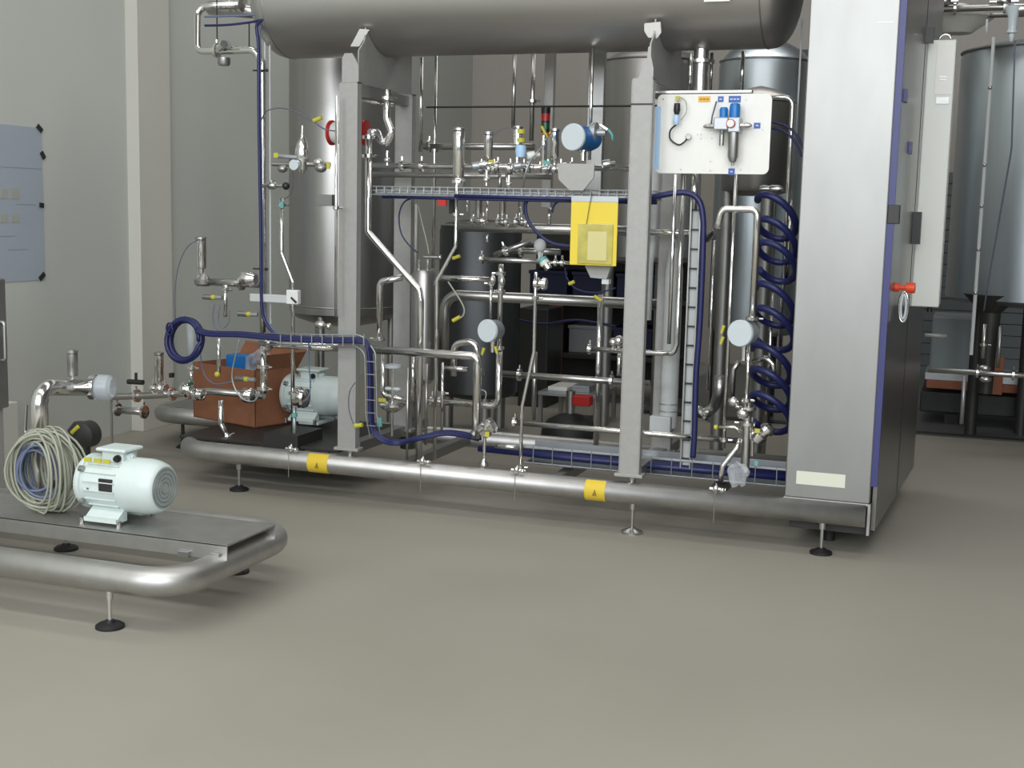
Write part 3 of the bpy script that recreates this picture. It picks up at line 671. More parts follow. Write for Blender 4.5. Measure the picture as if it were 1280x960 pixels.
pipe('short level blue-white pipe inside the bend of the big pipe', [(556, 460), (585, 461)], 6, 6.75)
pipe('level pipe low inside the big bend, turning up on its right', [(534, 501), (618, 507), (623, 500), (624, 436)], 8, 6.7, fil=2.2, clamps=(.08, .2))
# hand-wheel valve
a, b = up(490, 545, 458, 6.55)
hv = thing('handwheel_valve', 'hand-wheel valve with oval chrome wheel in the lower left middle', 'valve', a)
MB().cyl(a, b, .008, seg=10).build('spindle', 'steel', hv)
MB().lathe(b-Z*.012, b+Z*.014, [(0, .03), (.006, .048), (.02, .048), (.026, .03)], 28).build('handwheel', 'lens', hv)
zz = at(490, 486, 6.55).z
for s in (-1, 1): MB().ball((a.x+s*.027, 6.55, zz), .016, (1.4, 1, .7)).build('lever_knob', 'lens', hv)
zz = at(490, 508, 6.55).z
MB().lathe((a.x, 6.55, zz-.03), (a.x, 6.55, zz+.03), [(0, .03), (.02, .06), (.035, .075), (.045, .075), (.06, .03)], 28).build('bonnet', 'steel', hv)
MB().box((a.x-.05, 6.47, zz+.035), (a.x-.005, 6.475, zz+.055)).build('tag', 'ytag', hv)
pipe('bright short upright pipe right of the hand-wheel valve', [(516.5, 446), (515.5, 502)], 4.5, 6.55, 'steel')
pipe('thin pale pipe standing right of the hand-wheel valve', [(510, 460), (508, 575)], 3, 6.5, 'steel2')
tag(MB().box(at(471, 533, 6.5), at(478, 522, 6.51)).build('teal_cream_tag', 'gasket'), 'teal tag hanging beside the bend of the blue cables', 'tag')
# small white transmitter in the middle
transmitter('round pale transmitter in the middle of the unit between the columns', 610.5, 413.5, 14.5, 6.50, 'tray', (0, 16), .09, glands=((605, 435, 'ytag'), (619, 433, 'ytag')))
pipe('pipe rising through the middle transmitter to a clamped top fitting', [(624, 440), (625.5, 345), (625.5, 330)], 6.5, 6.62, clamps=(.05, .8, 1.2), fil=0)
pipe('thin upright pipe left of the middle transmitter pipe', [(613, 402), (614.5, 352)], 3.6, 6.6, clamps=(.95,))
for x, y, lb in ((616, 350, 'left'), (628, 352, 'right')):
    p = at(x, y, 6.56); tag(MB().ball(p, .02, (.8, 1, 1.3)).cyl(p-Z*.03, p+Z*.035, .008, seg=8).build('clamp_knuckle', 'steel'), '%s polished knuckle on the top fitting above the middle transmitter' % lb, 'fitting')
pipe('thin pipe stepping left on its way down in the middle, clamped to the skid tube', [(670, 340), (669, 376), (666, 440), (652.5, 508), (651, 588)], 4.4, 6.4, fil=2, clamps=(.9, 3.95))
p = at(676, 355, 6.4)
tag(MB().lathe(p+V((-.05, .02, 0)), p+V((.03, .02, 0)), [(0, .012), (.012, .034), (.03, .034), (.045, .02), (.055, .034), (.075, .03), (.08, .01)], 18).build('check_valve', 'steel'), 'small check valve at the top of the stepping thin pipe', 'valve')
hose('thin pale cable curving down to a yellow sleeve beside the grey housing', [(560, 352), (572, 370), (580, 385), (579, 394), (574, 398)], 2, 6.6, 'cable', 'cable', 'cable')
p, q = at(575, 396, 6.6), at(566, 401, 6.6)
tag(MB().cyl(p, q, .011, seg=10).build('cable_sleeve', 'ytag'), 'yellow sleeve at the end of the pale cable', 'cable')
for x0, y0, x1, y1, lb in ((566, 323, 575, 320, 'left of the thin level pipe'), (711, 355, 718, 352, 'below the pouch'), (743, 370, 752, 376, 'behind the right column near the pouch')):
    tag(MB().cyl(at(x0, y0, 6.7), at(x1, y1, 6.7), .010, seg=8).build('cable_sleeve', 'ytag'), 'yellow cable sleeve '+lb, 'cable')
# lower middle
pipe('dull level pipe low between the columns', [(628, 467), (812, 480)], 8, 6.9, 'steel2', clamps=(.12, .75))
pipe('long low level pipe from the middle to the right elbow, in front of the tray', [(641, 528), (922, 551)], 7, 6.55, 'steel', clamps=(0.01,))
pipe('short white-bright level pipe just above the skid tube', [(619, 557), (649, 560)], 6, 6.5)
pipe('upright grey pipe between the columns left of the right column', [(751, 368), (746, 560)], 7, 7.0, 'steel', clamps=())
pipe('darker upright post pipe behind the stepping thin pipe', [(669, 440), (665, 525)], 6, 7.4, 'steel2')
pipe('level pipe with end clamp left of the right column', [(735, 436), (842, 441), (846, 430), (850, 219)], 6.5, 6.75, 'steel', fil=3.4, clamps=(.02,))
pipe('short bright upright pipe beside the right column low down', [(774.5, 442), (773.5, 470)], 5.5, 6.65)
for x, y, r_ in ((767, 428, 6), (774, 426, 7)):
    p = at(x, y, 6.65); tag(MB().ball(p, r_*px(p)).cyl(p-Z*.04, p, .012, seg=10).build('ball_fitting', 'steel'), '%s polished ball fitting left of the right column' % ('left' if x == 767 else 'right'), 'fitting')
# angled fitting cluster
af = thing('angle_valve', 'tilted chrome angle valve standing on the skid tube in the middle', 'valve', at(605, 580, 6.4))
p, q = at(601, 541, 6.4), at(622, 527, 6.4)
MB().lathe(p, q, [(0, .03), (.01, .042), (.04, .045), (.05, .03), (.065, .03), (.068, .044), (.09, .044), (.1, .02)], 20).build('body', 'steel', af)
a, b = up(605, 580, 545, 6.4)
MB().cyl(a, b, .010, seg=12).lathe(a-Z*.02, a+Z*.03, [(0, .012), (.01, .024), (.025, .024), (.05, .01)], 14).build('drain_leg', 'steel', af)
MB().lathe(at(597, 535, 6.42), at(592, 545, 6.42), [(0, .02), (.04, .026)], 14).build('side_port', 'steel2', af)
MB().box(at(606, 546, 6.36), at(612, 540, 6.365)).build('tag', 'ytag', af)
hose('thin pale cable bowing beside the big bent pipe', [(600, 487), (607, 490), (606, 500), (598, 512), (594, 520)], 2, 6.5, 'tray', 'cable', 'cable')
tag(MB().box(at(597, 490, 6.45), at(602, 479, 6.47), .004).build('pale_sensor', 'lens'), 'small pale sensor in front of the big bent pipe', 'sensor')
# lower cable tray
lt = thing('cable_tray', 'low cable tray full of blue cables running right along the skid floor', 'cable tray', at(720, 575, 6.6))
a, b = at(655, 558, 6.6), at(985, 585, 6.6)
a.z = b.z = (a.z+b.z)/2
MB().box((a.x, 6.6, a.z-.012), (b.x, 6.606, a.z), .001).box((a.x, 6.6, a.z-.10), (b.x, 6.606, a.z-.09), .001).box((a.x, 6.6, a.z-.1), (b.x, 6.8, a.z-.096)).box((a.x, 6.79, a.z-.1), (b.x, 6.795, a.z)).build('tray_body', 'tray', lt)
for k in range(4): MB().tube([(a.x-.28+.05*k, 6.63+.035*k, a.z-.045-.006*k), (a.x+.3, 6.62+.035*k, a.z-.05), (b.x-.7, 6.62+.035*k, a.z-.052), (b.x, 6.62+.035*k, a.z-.05)], .019, 0, 8).build('blue_cable_bundle', 'blue', lt)
for k in range(13):
    xx = a.x+(b.x-a.x)*(k+.5)/13
    MB().cyl((xx, 6.6, a.z), (xx, 6.6, a.z-.1), .003, seg=6).build('cross_wire', 'tray', lt)
# left cable tray with bend, in front of the left column
c3 = thing('cable_tray', 'blue cable bundle on a narrow tray crossing the left column and bending down', 'cable tray', at(463, 560, 6.28))
pts = [(246, 412), (262, 417), (300, 418), (345, 422), (400, 425), (448, 425.5), (458, 430), (462, 442), (463.5, 480), (464, 520), (468, 540), (482, 551), (500, 553), (522, 548, 6.4), (560, 541, 6.5), (600, 548, 6.6)]
for k, (dx, dy, dd) in enumerate(((0, 0, 0), (1.2, -2.0, .02), (-1.2, 2.0, -.012), (2.0, .8, .025), (-2.0, -.8, .0))):
    hose('', [(p[0]+dx, p[1]+dy, (p[2] if len(p) > 2 else 6.27)+dd) for p in pts], 3.8, 6.27, 'blue', 'blue_cable', parent=c3)
for off in (-6.5, 7):
    P_ = [(330, 423), (400, 425), (448, 425), (463, 440), (464.5, 520), (470, 548)]
    MB().tube([at(x+(0 if i < 2 else (-off if i > 2 else -off*.6)), y+(off if i < 3 else 0), 6.29) for i, (x, y) in enumerate(P_)], .004, .08, 6).build('rail_wire', 'tray', c3)
for i in range(9):
    x = 352+i*13; p = at(x, 425, 6.25)
    MB().box((p.x-.002, 6.235, p.z-.032), (p.x+.003, 6.24, p.z+.032)).build('cross_wire', 'tray', c3)
for i in range(6):
    p = at(464, 452+i*16, 6.24); MB().box((p.x-.028, 6.235, p.z-.002), (p.x+.028, 6.24, p.z+.002)).build('cross_wire', 'tray', c3)

# ------------------------------------------------------------------ pipework right of the tall column
pipe('left thin bright pipe running down from the board beside the right column', [(844.5, 218), (837.5, 430)], 5, 6.48, clamps=())
pipe('thicker bright pipe leaving the board bottom, second from the column', [(869, 216), (866, 262)], 9, 6.62, clamps=())
pipe('third bright pipe below the board running nearly to the skid', [(920, 218), (905, 560)], 5, 6.5, clamps=(.97,))
pipe('bright hoop pipe under the board, turning over and down to the transmitter', [(884, 299, 6.7), (897, 284), (902, 261), (947, 262), (937, 402)], 8.2, 6.42, fil=2, clamps=(3.97,))
pipe('thin pipe left of the hoop pipe', [(893, 300), (887, 488)], 4, 6.8)
transmitter('round pale transmitter low right between the board and the cabinet', 926, 416.5, 17, 6.38, 'lens', (0, 22), .10, glands=((905, 407, 'ytag'), (904, 421, 'ytag')))
pipe('bright pipe dropping from the right transmitter', [(936.5, 430), (931.5, 508)], 4.5, 6.4, clamps=(.9,))
a, b = up(835, 534, 310, 7.0)
pc = thing('standpipe', 'thick pale grey standpipe right of the tall column', 'pipe', a)
MB().lathe(a, b, [(0, .05), (b.z-a.z-.12, .05), (b.z-a.z, .03)], 28).build('pipe_run', 'pvc', pc)
for yy in (505, 514): MB().lathe((a.x, 7.0, at(835, yy, 7).z), (a.x, 7.0, at(835, yy, 7).z+.006), [(0, .052), (.006, .052)], 28).build('band', 'tray', pc)
p = at(835, 534, 7.0)
MB().box((p.x-.09, 6.92, p.z-.02), (p.x+.03, 7.08, p.z+.07), .006).build('base_block', 'pvc', pc)
# vertical ladder tray
vt = thing('cable_tray', 'upright pale cable ladder right of the tall column', 'cable tray', at(858, 600, 6.6))
a, b = up(857, 585, 250, 6.62)
for dx in (-.025, .025): MB().box((a.x+dx-.004, 6.60, a.z), (a.x+dx+.004, 6.64, b.z), .001).build('side_rail', 'dull', vt)
MB().box((a.x-.02, 6.63, a.z), (a.x+.02, 6.64, b.z)).build('back_plate', 'pvc', vt)
for k in range(14):
    zz = a.z+(b.z-a.z)*(k+.5)/14; MB().box((a.x-.022, 6.615, zz-.004), (a.x+.022, 6.63, zz+.004)).build('rung', 'dark', vt)
hose('blue cable bundle arching over the pale ladder and running down beside it', [(808, 247), (822, 245), (845, 241), (862, 242), (873, 250), (878, 266), (879, 300), (875, 400), (870, 470), (868, 540), (866, 572)], 7.5, 6.5, name='blue_cable_bundle', cat='cable')
# hose coils by the cabinet
def coil(label, x, ys, rx_, rz_, Y, tilt=.28, dia=8):
    pts = []; n = 22
    for k, y in enumerate(ys[:-1]):
        for i in range(n):
            t = 2*math.pi*i/n; f = i/n; c = at(x, y+(ys[k+1]-y)*f, Y); k_ = px(c)
            pts.append(c+V((-math.cos(t)*rx_*k_, -math.sin(t)*.10, -math.cos(t)*0+(math.sin(t)*rz_*k_)+(math.cos(t))*tilt*rx_*k_)))
    return tag(MB().tube(pts, dia*px(pts[0])/2, 0, 8).build('hose_coil', 'blue'), label, 'hose')
coil('upper blue spiral hose hanging between the hoop pipe and the cabinet', 971, [258, 288, 318, 340], 24, 18, 6.75, dia=9)
coil('middle blue spiral hose beside the cabinet, above the lowest coil', 968, [368, 398, 430], 24, 18, 6.72, dia=9)
coil('lowest blue spiral hose beside the cabinet', 964, [444, 474, 505, 532], 24, 18, 6.70, dia=9)
for k, pts in enumerate(([(960, 152), (980, 156), (995, 168), (1004, 186)], [(960, 160), (978, 163), (992, 175), (1003, 196)])):
    hose('%s of two blue hoses passing from the board to the cabinet' % ('upper' if k == 0 else 'lower'), pts, 3, 6.7)
pipe('bright pipe leaving the board top right and bending down beside the cabinet', [(955, 122), (991, 124), (989, 170), (978, 470)], 6, 6.85, fil=3.4)
pipe('bright pipe close beside the cabinet, right one of a pair', [(989, 250), (984, 350)], 4.5, 6.86)
pipe('thin bright pipe passing through the lower hose coils', [(966, 366), (962, 520)], 4, 6.85)
pipe('short chrome curved pipe inside the lowest hose coil', [(942, 452, 6.7), (958, 447), (966, 455), (968, 470)], 7, 6.62, fil=2)
p = at(964, 236, 6.75)
tag(MB().lathe((p.x-.06, 6.75, p.z), (p.x+.06, 6.75, p.z), [(0, .012), (.02, .02), (.05, .015), (.06, .02), (.1, .02), (.12, .01)], 14).build('coil_fitting', 'steel2'), 'small steel fitting above the top blue spiral hose', 'fitting')
pipe('thin pale pipe standing between the drum end and the cabinet', [(1003, 24), (996, 170)], 2.6, 6.9, 'pvc')
# pipes above the board
pipe('bright thin pipe left of the drum nozzle above the board', [(864, 66), (862, 117)], 4.5, 6.6)
pipe('thin pipe right of the drum nozzle above the board', [(890, 66), (889, 117)], 4, 6.9, 'steel2')
pipe('bright pipe rising behind the right half of the board', [(929, 64), (925, 118)], 5, 7.0)
# lower right cluster
eb2 = thing('drain_valve', 'chrome drain valve with slanted outlet low beside the cabinet', 'valve', at(925, 600, 6.42))
a, b = up(931, 590, 500, 6.45)
MB().cyl(a, b, .022, seg=16).build('body_pipe', 'steel2', eb2)
MB().tube([at(925, 549, 6.42), at(921, 560, 6.40), at(903, 583, 6.38), at(901, 602, 6.38)], .014, .04, 12).build('outlet', 'steel', eb2)
for x, y, r_ in ((917, 502, 7), (929, 517, 8), (932, 501, 5)):
    p = at(x, y, 6.42); MB().ball(p, r_*px(p), (1.1, 1, .9)).build('joint', 'steel', eb2)
clamp(eb2, (a.x, 6.45, b.z-.04), Z, .022); clamp(eb2, (a.x, 6.45, b.z-.12), Z, .022)
MB().tube([at(896, 534, 6.42), at(919, 534, 6.42), at(926, 540, 6.42)], .009, .03, 10).build('side_pipe', 'steel', eb2)
MB().cyl(at(893, 534, 6.42), at(897, 534, 6.42), .012, seg=10).build('yellow_cap', 'ytag', eb2)
bag = MB()
p = at(922, 598, 6.35)
bm = bmesh.new(); bmesh.ops.create_icosphere(bm, subdivisions=3, radius=1)
for v in bm.verts:
    n = v.co.normalized(); k = 1+.16*math.sin(7*n.x+3*n.z)+.10*math.sin(11*n.y-5*n.z)+random.uniform(-.04, .04)
    v.co = V((n.x*.052*k, n.y*.045*k, n.z*.06*k))+p+Z*.02
bag._merge(bm, False); tag(bag.build('plastic_bag', 'foil'), 'clear crumpled plastic bag tied round the drain valve foot', 'bag')
cv = thing('sampling_valve', 'tilted chrome sampling valve tucked against the cabinet foot', 'valve', at(950, 560, 6.5))
p, q = at(943, 552, 6.5), at(962, 534, 6.5)
MB().lathe(p, q, [(0, .02), (.01, .036), (.05, .040), (.06, .028), (.08, .028), (.083, .04), (.105, .038), (.12, .02)], 18).build('body', 'steel', cv)
MB().box(at(943, 541, 6.44), at(950, 536, 6.445)).build('tag', 'ytag', cv)
MB().box(at(943, 582, 6.44), at(948, 576, 6.445)).build('tag', 'gasket', cv)
MB().cyl(at(940, 522, 6.5), at(940, 570, 6.5), .008, seg=8).build('stem', 'steel', cv)
pipe('shaded pipe elbow low behind the blue cables right of the tall column', [(878, 520, 6.9), (893, 508, 6.9), (899, 490), (901, 470)], 14, 6.85, 'steel2', fil=1.6, clamps=(.2,))
pipe('short dark curved pipe behind the right transmitter', [(915, 500), (915, 462), (924, 452)], 7, 6.8, 'steel2', fil=2)

# ------------------------------------------------------------------ left end of the unit
YL = 6.55
pipe('square bent pipe loop left of the drum end, running down the riser', [(300, 6, 6.7), (246, 8, 6.7), (246, 64), (318, 69), (328, 80), (326, 300), (325, 420)], 9.5, 6.6, fil=2.6, clamps=(2.35,))
pipe('dull pipe with ribbed section passing into the left end of the drum', [(262, 10), (335, 16)], 17, 6.85, 'steel2')
rb = tag(MB().lathe(at(284, 4, 6.80), at(312, 5, 6.80), [(0, .03), (.005, .05), (.03, .05), (.033, .038), (.042, .038), (.045, .05), (.07, .05), (.073, .038), (.08, .038), (.083, .05), (.11, .05), (.115, .03)], 20).build('ribbed_fitting', 'steel'), 'ribbed polished fitting at the left end of the drum', 'fitting')
p = at(280, 70, 6.6)
vl = thing('drain_valve', 'small valve hanging below the square pipe loop at the top left', 'valve', p-Z*.06)
MB().lathe(p-Z*.055, p-Z*.01, [(0, .03), (.012, .037), (.045, .037)], 20).build('bowl', 'dull', vl)
MB().cyl(at(274, 60, 6.56), at(280, 55, 6.5), .022, seg=14).build('knob', 'steel', vl); MB().cyl(at(280, 60, 6.6), at(284, 56, 6.56), .026, seg=14).build('stem', 'dull', vl)
for x, y0, y1, lb in ((271.5, 0, 58, 'left'), (311.5, 28, 62, 'right')): tag(MB().cyl(*up(x, y1, y0, 6.62), .004, seg=6).build('hanger_rod', 'dark'), '%s thin dark hanger rod beside the square pipe loop' % lb, 'rod')
hose('upper blue hose bundle crossing the square pipe loop', [(256, 21), (285, 20), (312, 19), (330, 17)], 2.6, 6.5, 'cable2')
hose('lower blue hose bundle crossing the square pipe loop into the riser', [(256, 32), (285, 31), (318, 27), (334, 22)], 3, 6.5)
hose('tall blue hose running down the riser at the left end of the unit', [(335, 20), (322, 30), (321, 40), (323, 60), (323.5, 150), (326, 300), (327, 380), (333, 405), (344, 418)], 4, 6.5)
hose('second blue hose lying against the tall riser hose', [(333, 24), (325, 36), (325.5, 60), (326, 150), (328.5, 300), (330, 385), (340, 410), (352, 420)], 2.6, 6.52, 'cable2')
for x0, x1 in ((331, 332), (337, 338)):
    a, b = up(x1, 405, 0, 6.62); tag(MB().box((a.x-.005, 6.62, a.z), (a.x+.005, 6.625, b.z+.1)).build('riser_rail', 'pvc'), ('left' if x0 == 331 else 'right')+' thin pale rail of the riser beside the blue hose', 'rail')
for y in (88, 336):
    p = at(322, y, 6.55); tag(MB().cyl(p-X*.03, p+X*.06, .005, seg=6).ball(p+X*.06, .010).build('riser_clip', 'dark'), ('upper' if y == 88 else 'lower')+' dark clip pin across the riser', 'clip')
pipe('pipe stepping right beside the upright vessel', [(352, 248), (352, 316), (366, 352), (366, 545)], 5.2, 6.58, fil=2, clamps=(0.12, 2.72))
tag(MB().box(at(350, 260, 6.55), at(355, 252, 6.56)).build('teal_tag', 'gasket'), 'teal tag at the top of the stepping pipe beside the vessel', 'tag')
hose('thin dark cable leaving the stepping pipe top', [(353, 250), (362, 244), (366, 234), (366, 215)], 1.2, 6.6, 'thin', 'cable', 'cable')
# bullet shaped valve cluster on the left of the vessel
bv = thing('vent_valve', 'bullet shaped polished vent valve in front of the upright vessel', 'valve', at(378, 222, 6.55))
a, b = up(378, 218, 157, 6.55)
L = b.z-a.z
MB().lathe(a, b, [(0, .008), (.03, .026), (.05, .03), (.07, .036), (.12, .042), (.17, .034), (.20, .016), (.22, .010), (L, .006)], 22).build('body', 'steel', bv)
q = at(378, 207, 6.55)
MB().cyl((q.x-.20, 6.56, q.z+.008), (q.x+.17, 6.56, q.z+.008), .014, seg=12).build('cross_pipe', 'steel2', bv)
for x, y, r_, m_ in ((353, 211, 6, 'dull'), (401, 210, 7, 'dull'), (398, 203, 6, 'steel')):
    p = at(x, y, 6.5); MB().ball(p, r_*px(p), (1.1, 1, .8)).build('side_fitting', m_, bv)
p = at(367, 206, 6.47); MB().cyl(p, p+Y_*.03, 6.5*px(p), seg=24).build('gauge', 'lens', bv)
MB().box(at(408, 211, 6.46), at(413, 203, 6.465)).build('tag', 'ytag', bv); MB().box(at(342, 197, 6.46), at(348, 191, 6.465)).build('tag', 'ytag', bv)
MB().cyl(at(345, 195, 6.52), at(372, 197, 6.52), .012, seg=10).build('air_fitting', 'tray', bv)
hose('thin grey cable arching from the riser to the gauge behind the column', [(327, 150, 6.5), (333, 139), (350, 135), (368, 139), (390, 151), (405, 161), (420, 164)], 1.6, 6.45, 'thin', 'cable', 'cable')
tag(MB().cyl(at(392, 151, 6.45), at(402, 147, 6.45), .012, seg=8).build('cable_sleeve', 'ytag'), 'yellow sleeve on the arching cable in front of the vessel', 'cable')
bk = thing('sampling_cock', 'small valve with black ball knob beside the riser', 'valve', at(340, 240, 6.55))
p = at(340, 232, 6.55)
MB().ball(p, .028, (1.3, 1, .8)).cyl(p-X*.06, p+X*.07, .010, seg=10).cyl(p, p+Z*.03, .014, seg=10).build('body', 'steel2', bk)
MB().ball(at(357.5, 232.5, 6.5), .022).build('knob', 'blackp', bk)
# round housing behind the left column: pale body with red rims
p, q = at(413, 166, 6.75), at(459, 166, 6.75)
rh = thing('round_lamp_housing', 'round pale housing with red rims half hidden behind the left column', 'instrument', p)
q = V((q.x, 6.75, p.z))
MB().lathe(p, q, [(.012, .05), (.03, .062), (.17, .062), ((q-p).length-.01, .05)], 28).build('housing', 'white', rh)
for c_, s in ((p, 1), (q, -1)): MB().lathe(c_, c_+X*s*.02, [(0, .062), (.004, .072), (.016, .072), (.02, .062)], 28).build('rim', 'red', rh)
# actuated valve at the far left end
va = seat_valve('upright cylinder valve with round base at the far left end of the unit', 251.5, 299, 336, 348, 13, YL, None, side=False)
p = at(254, 350, YL)
MB().lathe((p.x, YL, p.z-.035), (p.x, YL, p.z+.04), [(0, .04), (.012, .052), (.035, .055), (.045, .04), (.075, .02)], 24).build('base_bowl', 'dull', va)
pipe('level pipe from the far left valve to the riser', [(258, 352), (326, 354)], 9.5, YL, 'steel2', clamps=(.65,))
tag(MB().lathe(at(303, 349, 6.5), at(326, 349, 6.5), [(0, .02), (.012, .045), (.05, .048), (.065, .042), (.09, .03)], 20).build('round_fitting', 'steel'), 'round polished fitting against the riser at the end of the left level pipe', 'fitting')
hose('thin cable arching from the blue coil up to the far left valve', [(219, 400), (219, 360), (224, 330), (235, 308), (250, 299)], 1.3, 6.4, 'thin', 'cable', 'cable')
for i, (x, y) in enumerate(((262, 371), (306, 392), (303, 473))):
    t = thing('solenoid_valve', 'small solenoid valve with yellow plug, %s' % ['under the far left valve', 'left of the riser foot', 'low beside the cardboard box'][i], 'valve', at(x, y, 6.5))
    p = at(x-8, y, 6.5); MB().cyl(p, p+X*.06, .016, seg=12).build('coil', 'dull', t); MB().cyl(p+X*.055, p+X*.085, .015, seg=12).build('plug', 'ytag', t); MB().cyl(p+X*.08, p+X*.13, .012, seg=10).build('stem', 'tray', t)
pipe('short bright upright pipe below the far left pipe', [(281.5, 356), (282.5, 396)], 5, 6.5, clamps=(.15,))
hose('thin blue hose hanging in a bow left of the short bright pipe', [(268, 380), (266, 395), (268, 408), (274, 414)], 1.6, 6.45, 'cable2')
hose('thin blue hose in a bow right of the short bright pipe', [(275, 382), (273, 400), (279, 410), (286, 402), (287, 388)], 1.4, 6.45, 'cable2')
# blue hose ring
c = at(231, 425, 6.3); k = px(c); pts = []
for j in range(5):
    for i in range(24):
        t = 2*math.pi*i/24; r = (23.5+[0, 2, -1.5, 1, -.5][j])*k; pts.append(c+V((math.cos(t)*r, (j-2)*.012+.02*math.sin(t), math.sin(t)*r*1.06)))
tag(MB().tube(pts, .0125, 0, 8).build('hose_ring', 'blue'), 'blue hose coiled into an upright ring at the left end of the unit', 'hose')
tag(MB().tube([at(212, 420, 6.27)+V((.02*math.cos(t)-.0, 0, .035*math.sin(t)+.04)) for t in [2*math.pi*i/16 for i in range(16)]], .006, 0, 8, closed=True).build('hose_loop', 'blue'), 'small blue hose loop tied on the left of the ring', 'hose')
pipe('clear sight tube standing behind the blue hose ring', [(239, 445), (241, 405)], 10, 6.5, 'flange')
# white junction box with arm
jb = thing('junction_box', 'small white junction box with a pale arm beside the upright vessel', 'box', at(364, 381, 6.5))
a, b = at(357.5, 380, 6.5), at(372, 363, 6.5)
MB().box((a.x, 6.5, a.z), (b.x, 6.54, b.z), .005).build('box', 'white', jb)
a, b = at(311, 376, 6.5), at(360, 368, 6.5)
MB().box((a.x, 6.51, a.z-.003), (b.x, 6.53, b.z-.006), .003).build('arm', 'pvc', jb)
MB().cyl(at(364, 372, 6.5), at(370, 378, 6.49), .006, seg=8).build('cable_stub', 'blackp', jb)
pipe('chrome level pipe just below the blue cables left of the column', [(325, 429), (424, 436)], 9.5, 6.42, clamps=(.12,))
pipe('bright pipe dropping from that chrome pipe with a wide sleeve', [(329, 431), (330, 492)], 8.5, 6.42, clamps=(.45, .9))
pipe('thin bright pipe in front of the cardboard box', [(273, 423), (274.5, 468)], 5, 6.45)
tag(MB().ball(at(271.5, 468, 6.4), .017).build('yellow_cap', 'ytag'), 'yellow ball cap at the foot of the thin pipe before the box', 'cap')
hose('pale cable looping across the front of the cardboard box', [(299, 425), (293, 450), (290, 472), (296, 490), (306, 500), (318, 501), (324, 492)], 2, 6.42, 'tray', 'cable', 'cable')
hose('thin grey cable hanging from the blue bundle near the hose ring', [(250, 428), (252, 455), (258, 472), (270, 480), (290, 477)], 1.6, 6.45, 'cable2', 'cable', 'cable')
seat_valve('upright cylinder valve left of the cardboard box', 199, 443, 476, 486, 11.5, 6.6, None, side=True)
pipe('level pipe from the left pump to the unit, bending at its left end', [(112, 482, 6.3), (135, 496), (196, 494), (262, 489), (330, 497)], 9, 6.6, 'steel2', fil=2, clamps=(1.6, 2.3, 2.6))
for x, y, r_, lb in ((234, 487, 9, 'bulky polished joint below the blue ring'), (248, 493, 7, 'polished elbow joint right of the ring foot'), (310, 494, 9, 'polished joint beside the white pump'), (376, 497, 12, 'wide polished clamp joint in front of the white pump')):
    p = at(x, y, 6.5); tag(MB().lathe(p-X*.05, p+X*.05, [(0, .3*r_*px(p)), (.02, r_*px(p)), (.045, r_*px(p)*1.1), (.055, r_*px(p)*.7), (.07, r_*px(p)*1.1), (.085, r_*px(p)), (.1, .3*r_*px(p))], 20).build('pipe_joint', 'steel'), lb, 'fitting')
pipe('upright stub with green ring below the blue hose ring', [(239, 457), (238, 485)], 6, 6.5, clamps=(.1,))
tag(MB().lathe(at(238, 481, 6.48), at(238, 477, 6.48), [(0, .016), (.014, .016)], 14).build('green_ring', 'green'), 'green ring on the stub below the blue hose ring', 'ring')
tag(MB().cyl(at(160, 477, 6.6), at(179, 478, 6.6), .016, seg=12).cyl(at(170, 466, 6.6), at(170, 476, 6.6), .009, seg=10).build('capped_fitting', 'dark'), 'dark capped fitting left of the small cylinder valve', 'fitting')
tag(MB().box(at(211, 472, 6.6), at(218, 466, 6.63)).build('dark_sensor', 'dark'), 'dark sensor block right of the small cylinder valve', 'sensor')
pipe('short closed pipe below the left level pipe', [(146, 512), (181, 516)], 9, 6.7, 'steel2', clamps=(.02, .98))
a = at(139, 498, 6.7); tag(MB().cyl((a.x, 6.7, 0), a, .007, seg=10).lathe((a.x, 6.7, 0), (a.x, 6.7, .01), [(0, .05), (.01, .05)], 16).build('pipe_stand', 'dull'), 'thin grey stand under the left level pipe', 'stand')
# pipe supports under the left end
pipe('curved chrome drain elbow standing on the skid behind the box front', [(276, 500), (276, 530), (285, 548)], 7, 6.55, fil=2, clamps=(1.9,))
tag(MB().prism([at(x, y, 6.42) for x, y in ((330, 541), (372, 545), (372, 566), (328, 563))], (0, .3, 0)).build('drip_box', 'dark'), 'dark drip box standing on the skid tube left of the column', 'box')
pipe('thin stand pipe with teal collar under the wide clamp joint', [(368, 505), (367, 560)], 5, 6.5, 'tray')
tag(MB().lathe(at(368, 521, 6.48), at(368, 515, 6.48), [(0, .018), (.02, .018)], 12).build('teal_collar', 'gasket'), 'teal collar on the thin stand pipe', 'collar')
hose('dark blue cable hanging from the bundle over the white pump', [(386, 428), (386, 455), (388, 478), (386, 495), (379, 502)], 2, 6.38, 'cable2', 'cable', 'cable')
hose('thin grey cable bowing across the left column foot', [(444, 478), (437, 490), (436, 510), (441, 528), (446, 533)], 1.4, 6.25, 'thin', 'cable', 'cable')
tag(MB().ball(at(445, 532, 6.25), .014).cyl(at(447, 532, 6.25), at(453, 531, 6.25), .012, seg=8).build('cable_plug', 'ytag'), 'yellow cable plug at the foot of the left column', 'plug')
MBp = MB().ball(at(400, 406, 6.6), .024, (1.5, 1, 1)).ball(at(411, 408, 6.6), .02)
tag(MBp.build('tee_fitting', 'steel'), 'polished tee fitting at the bottom of the upright vessel', 'fitting')

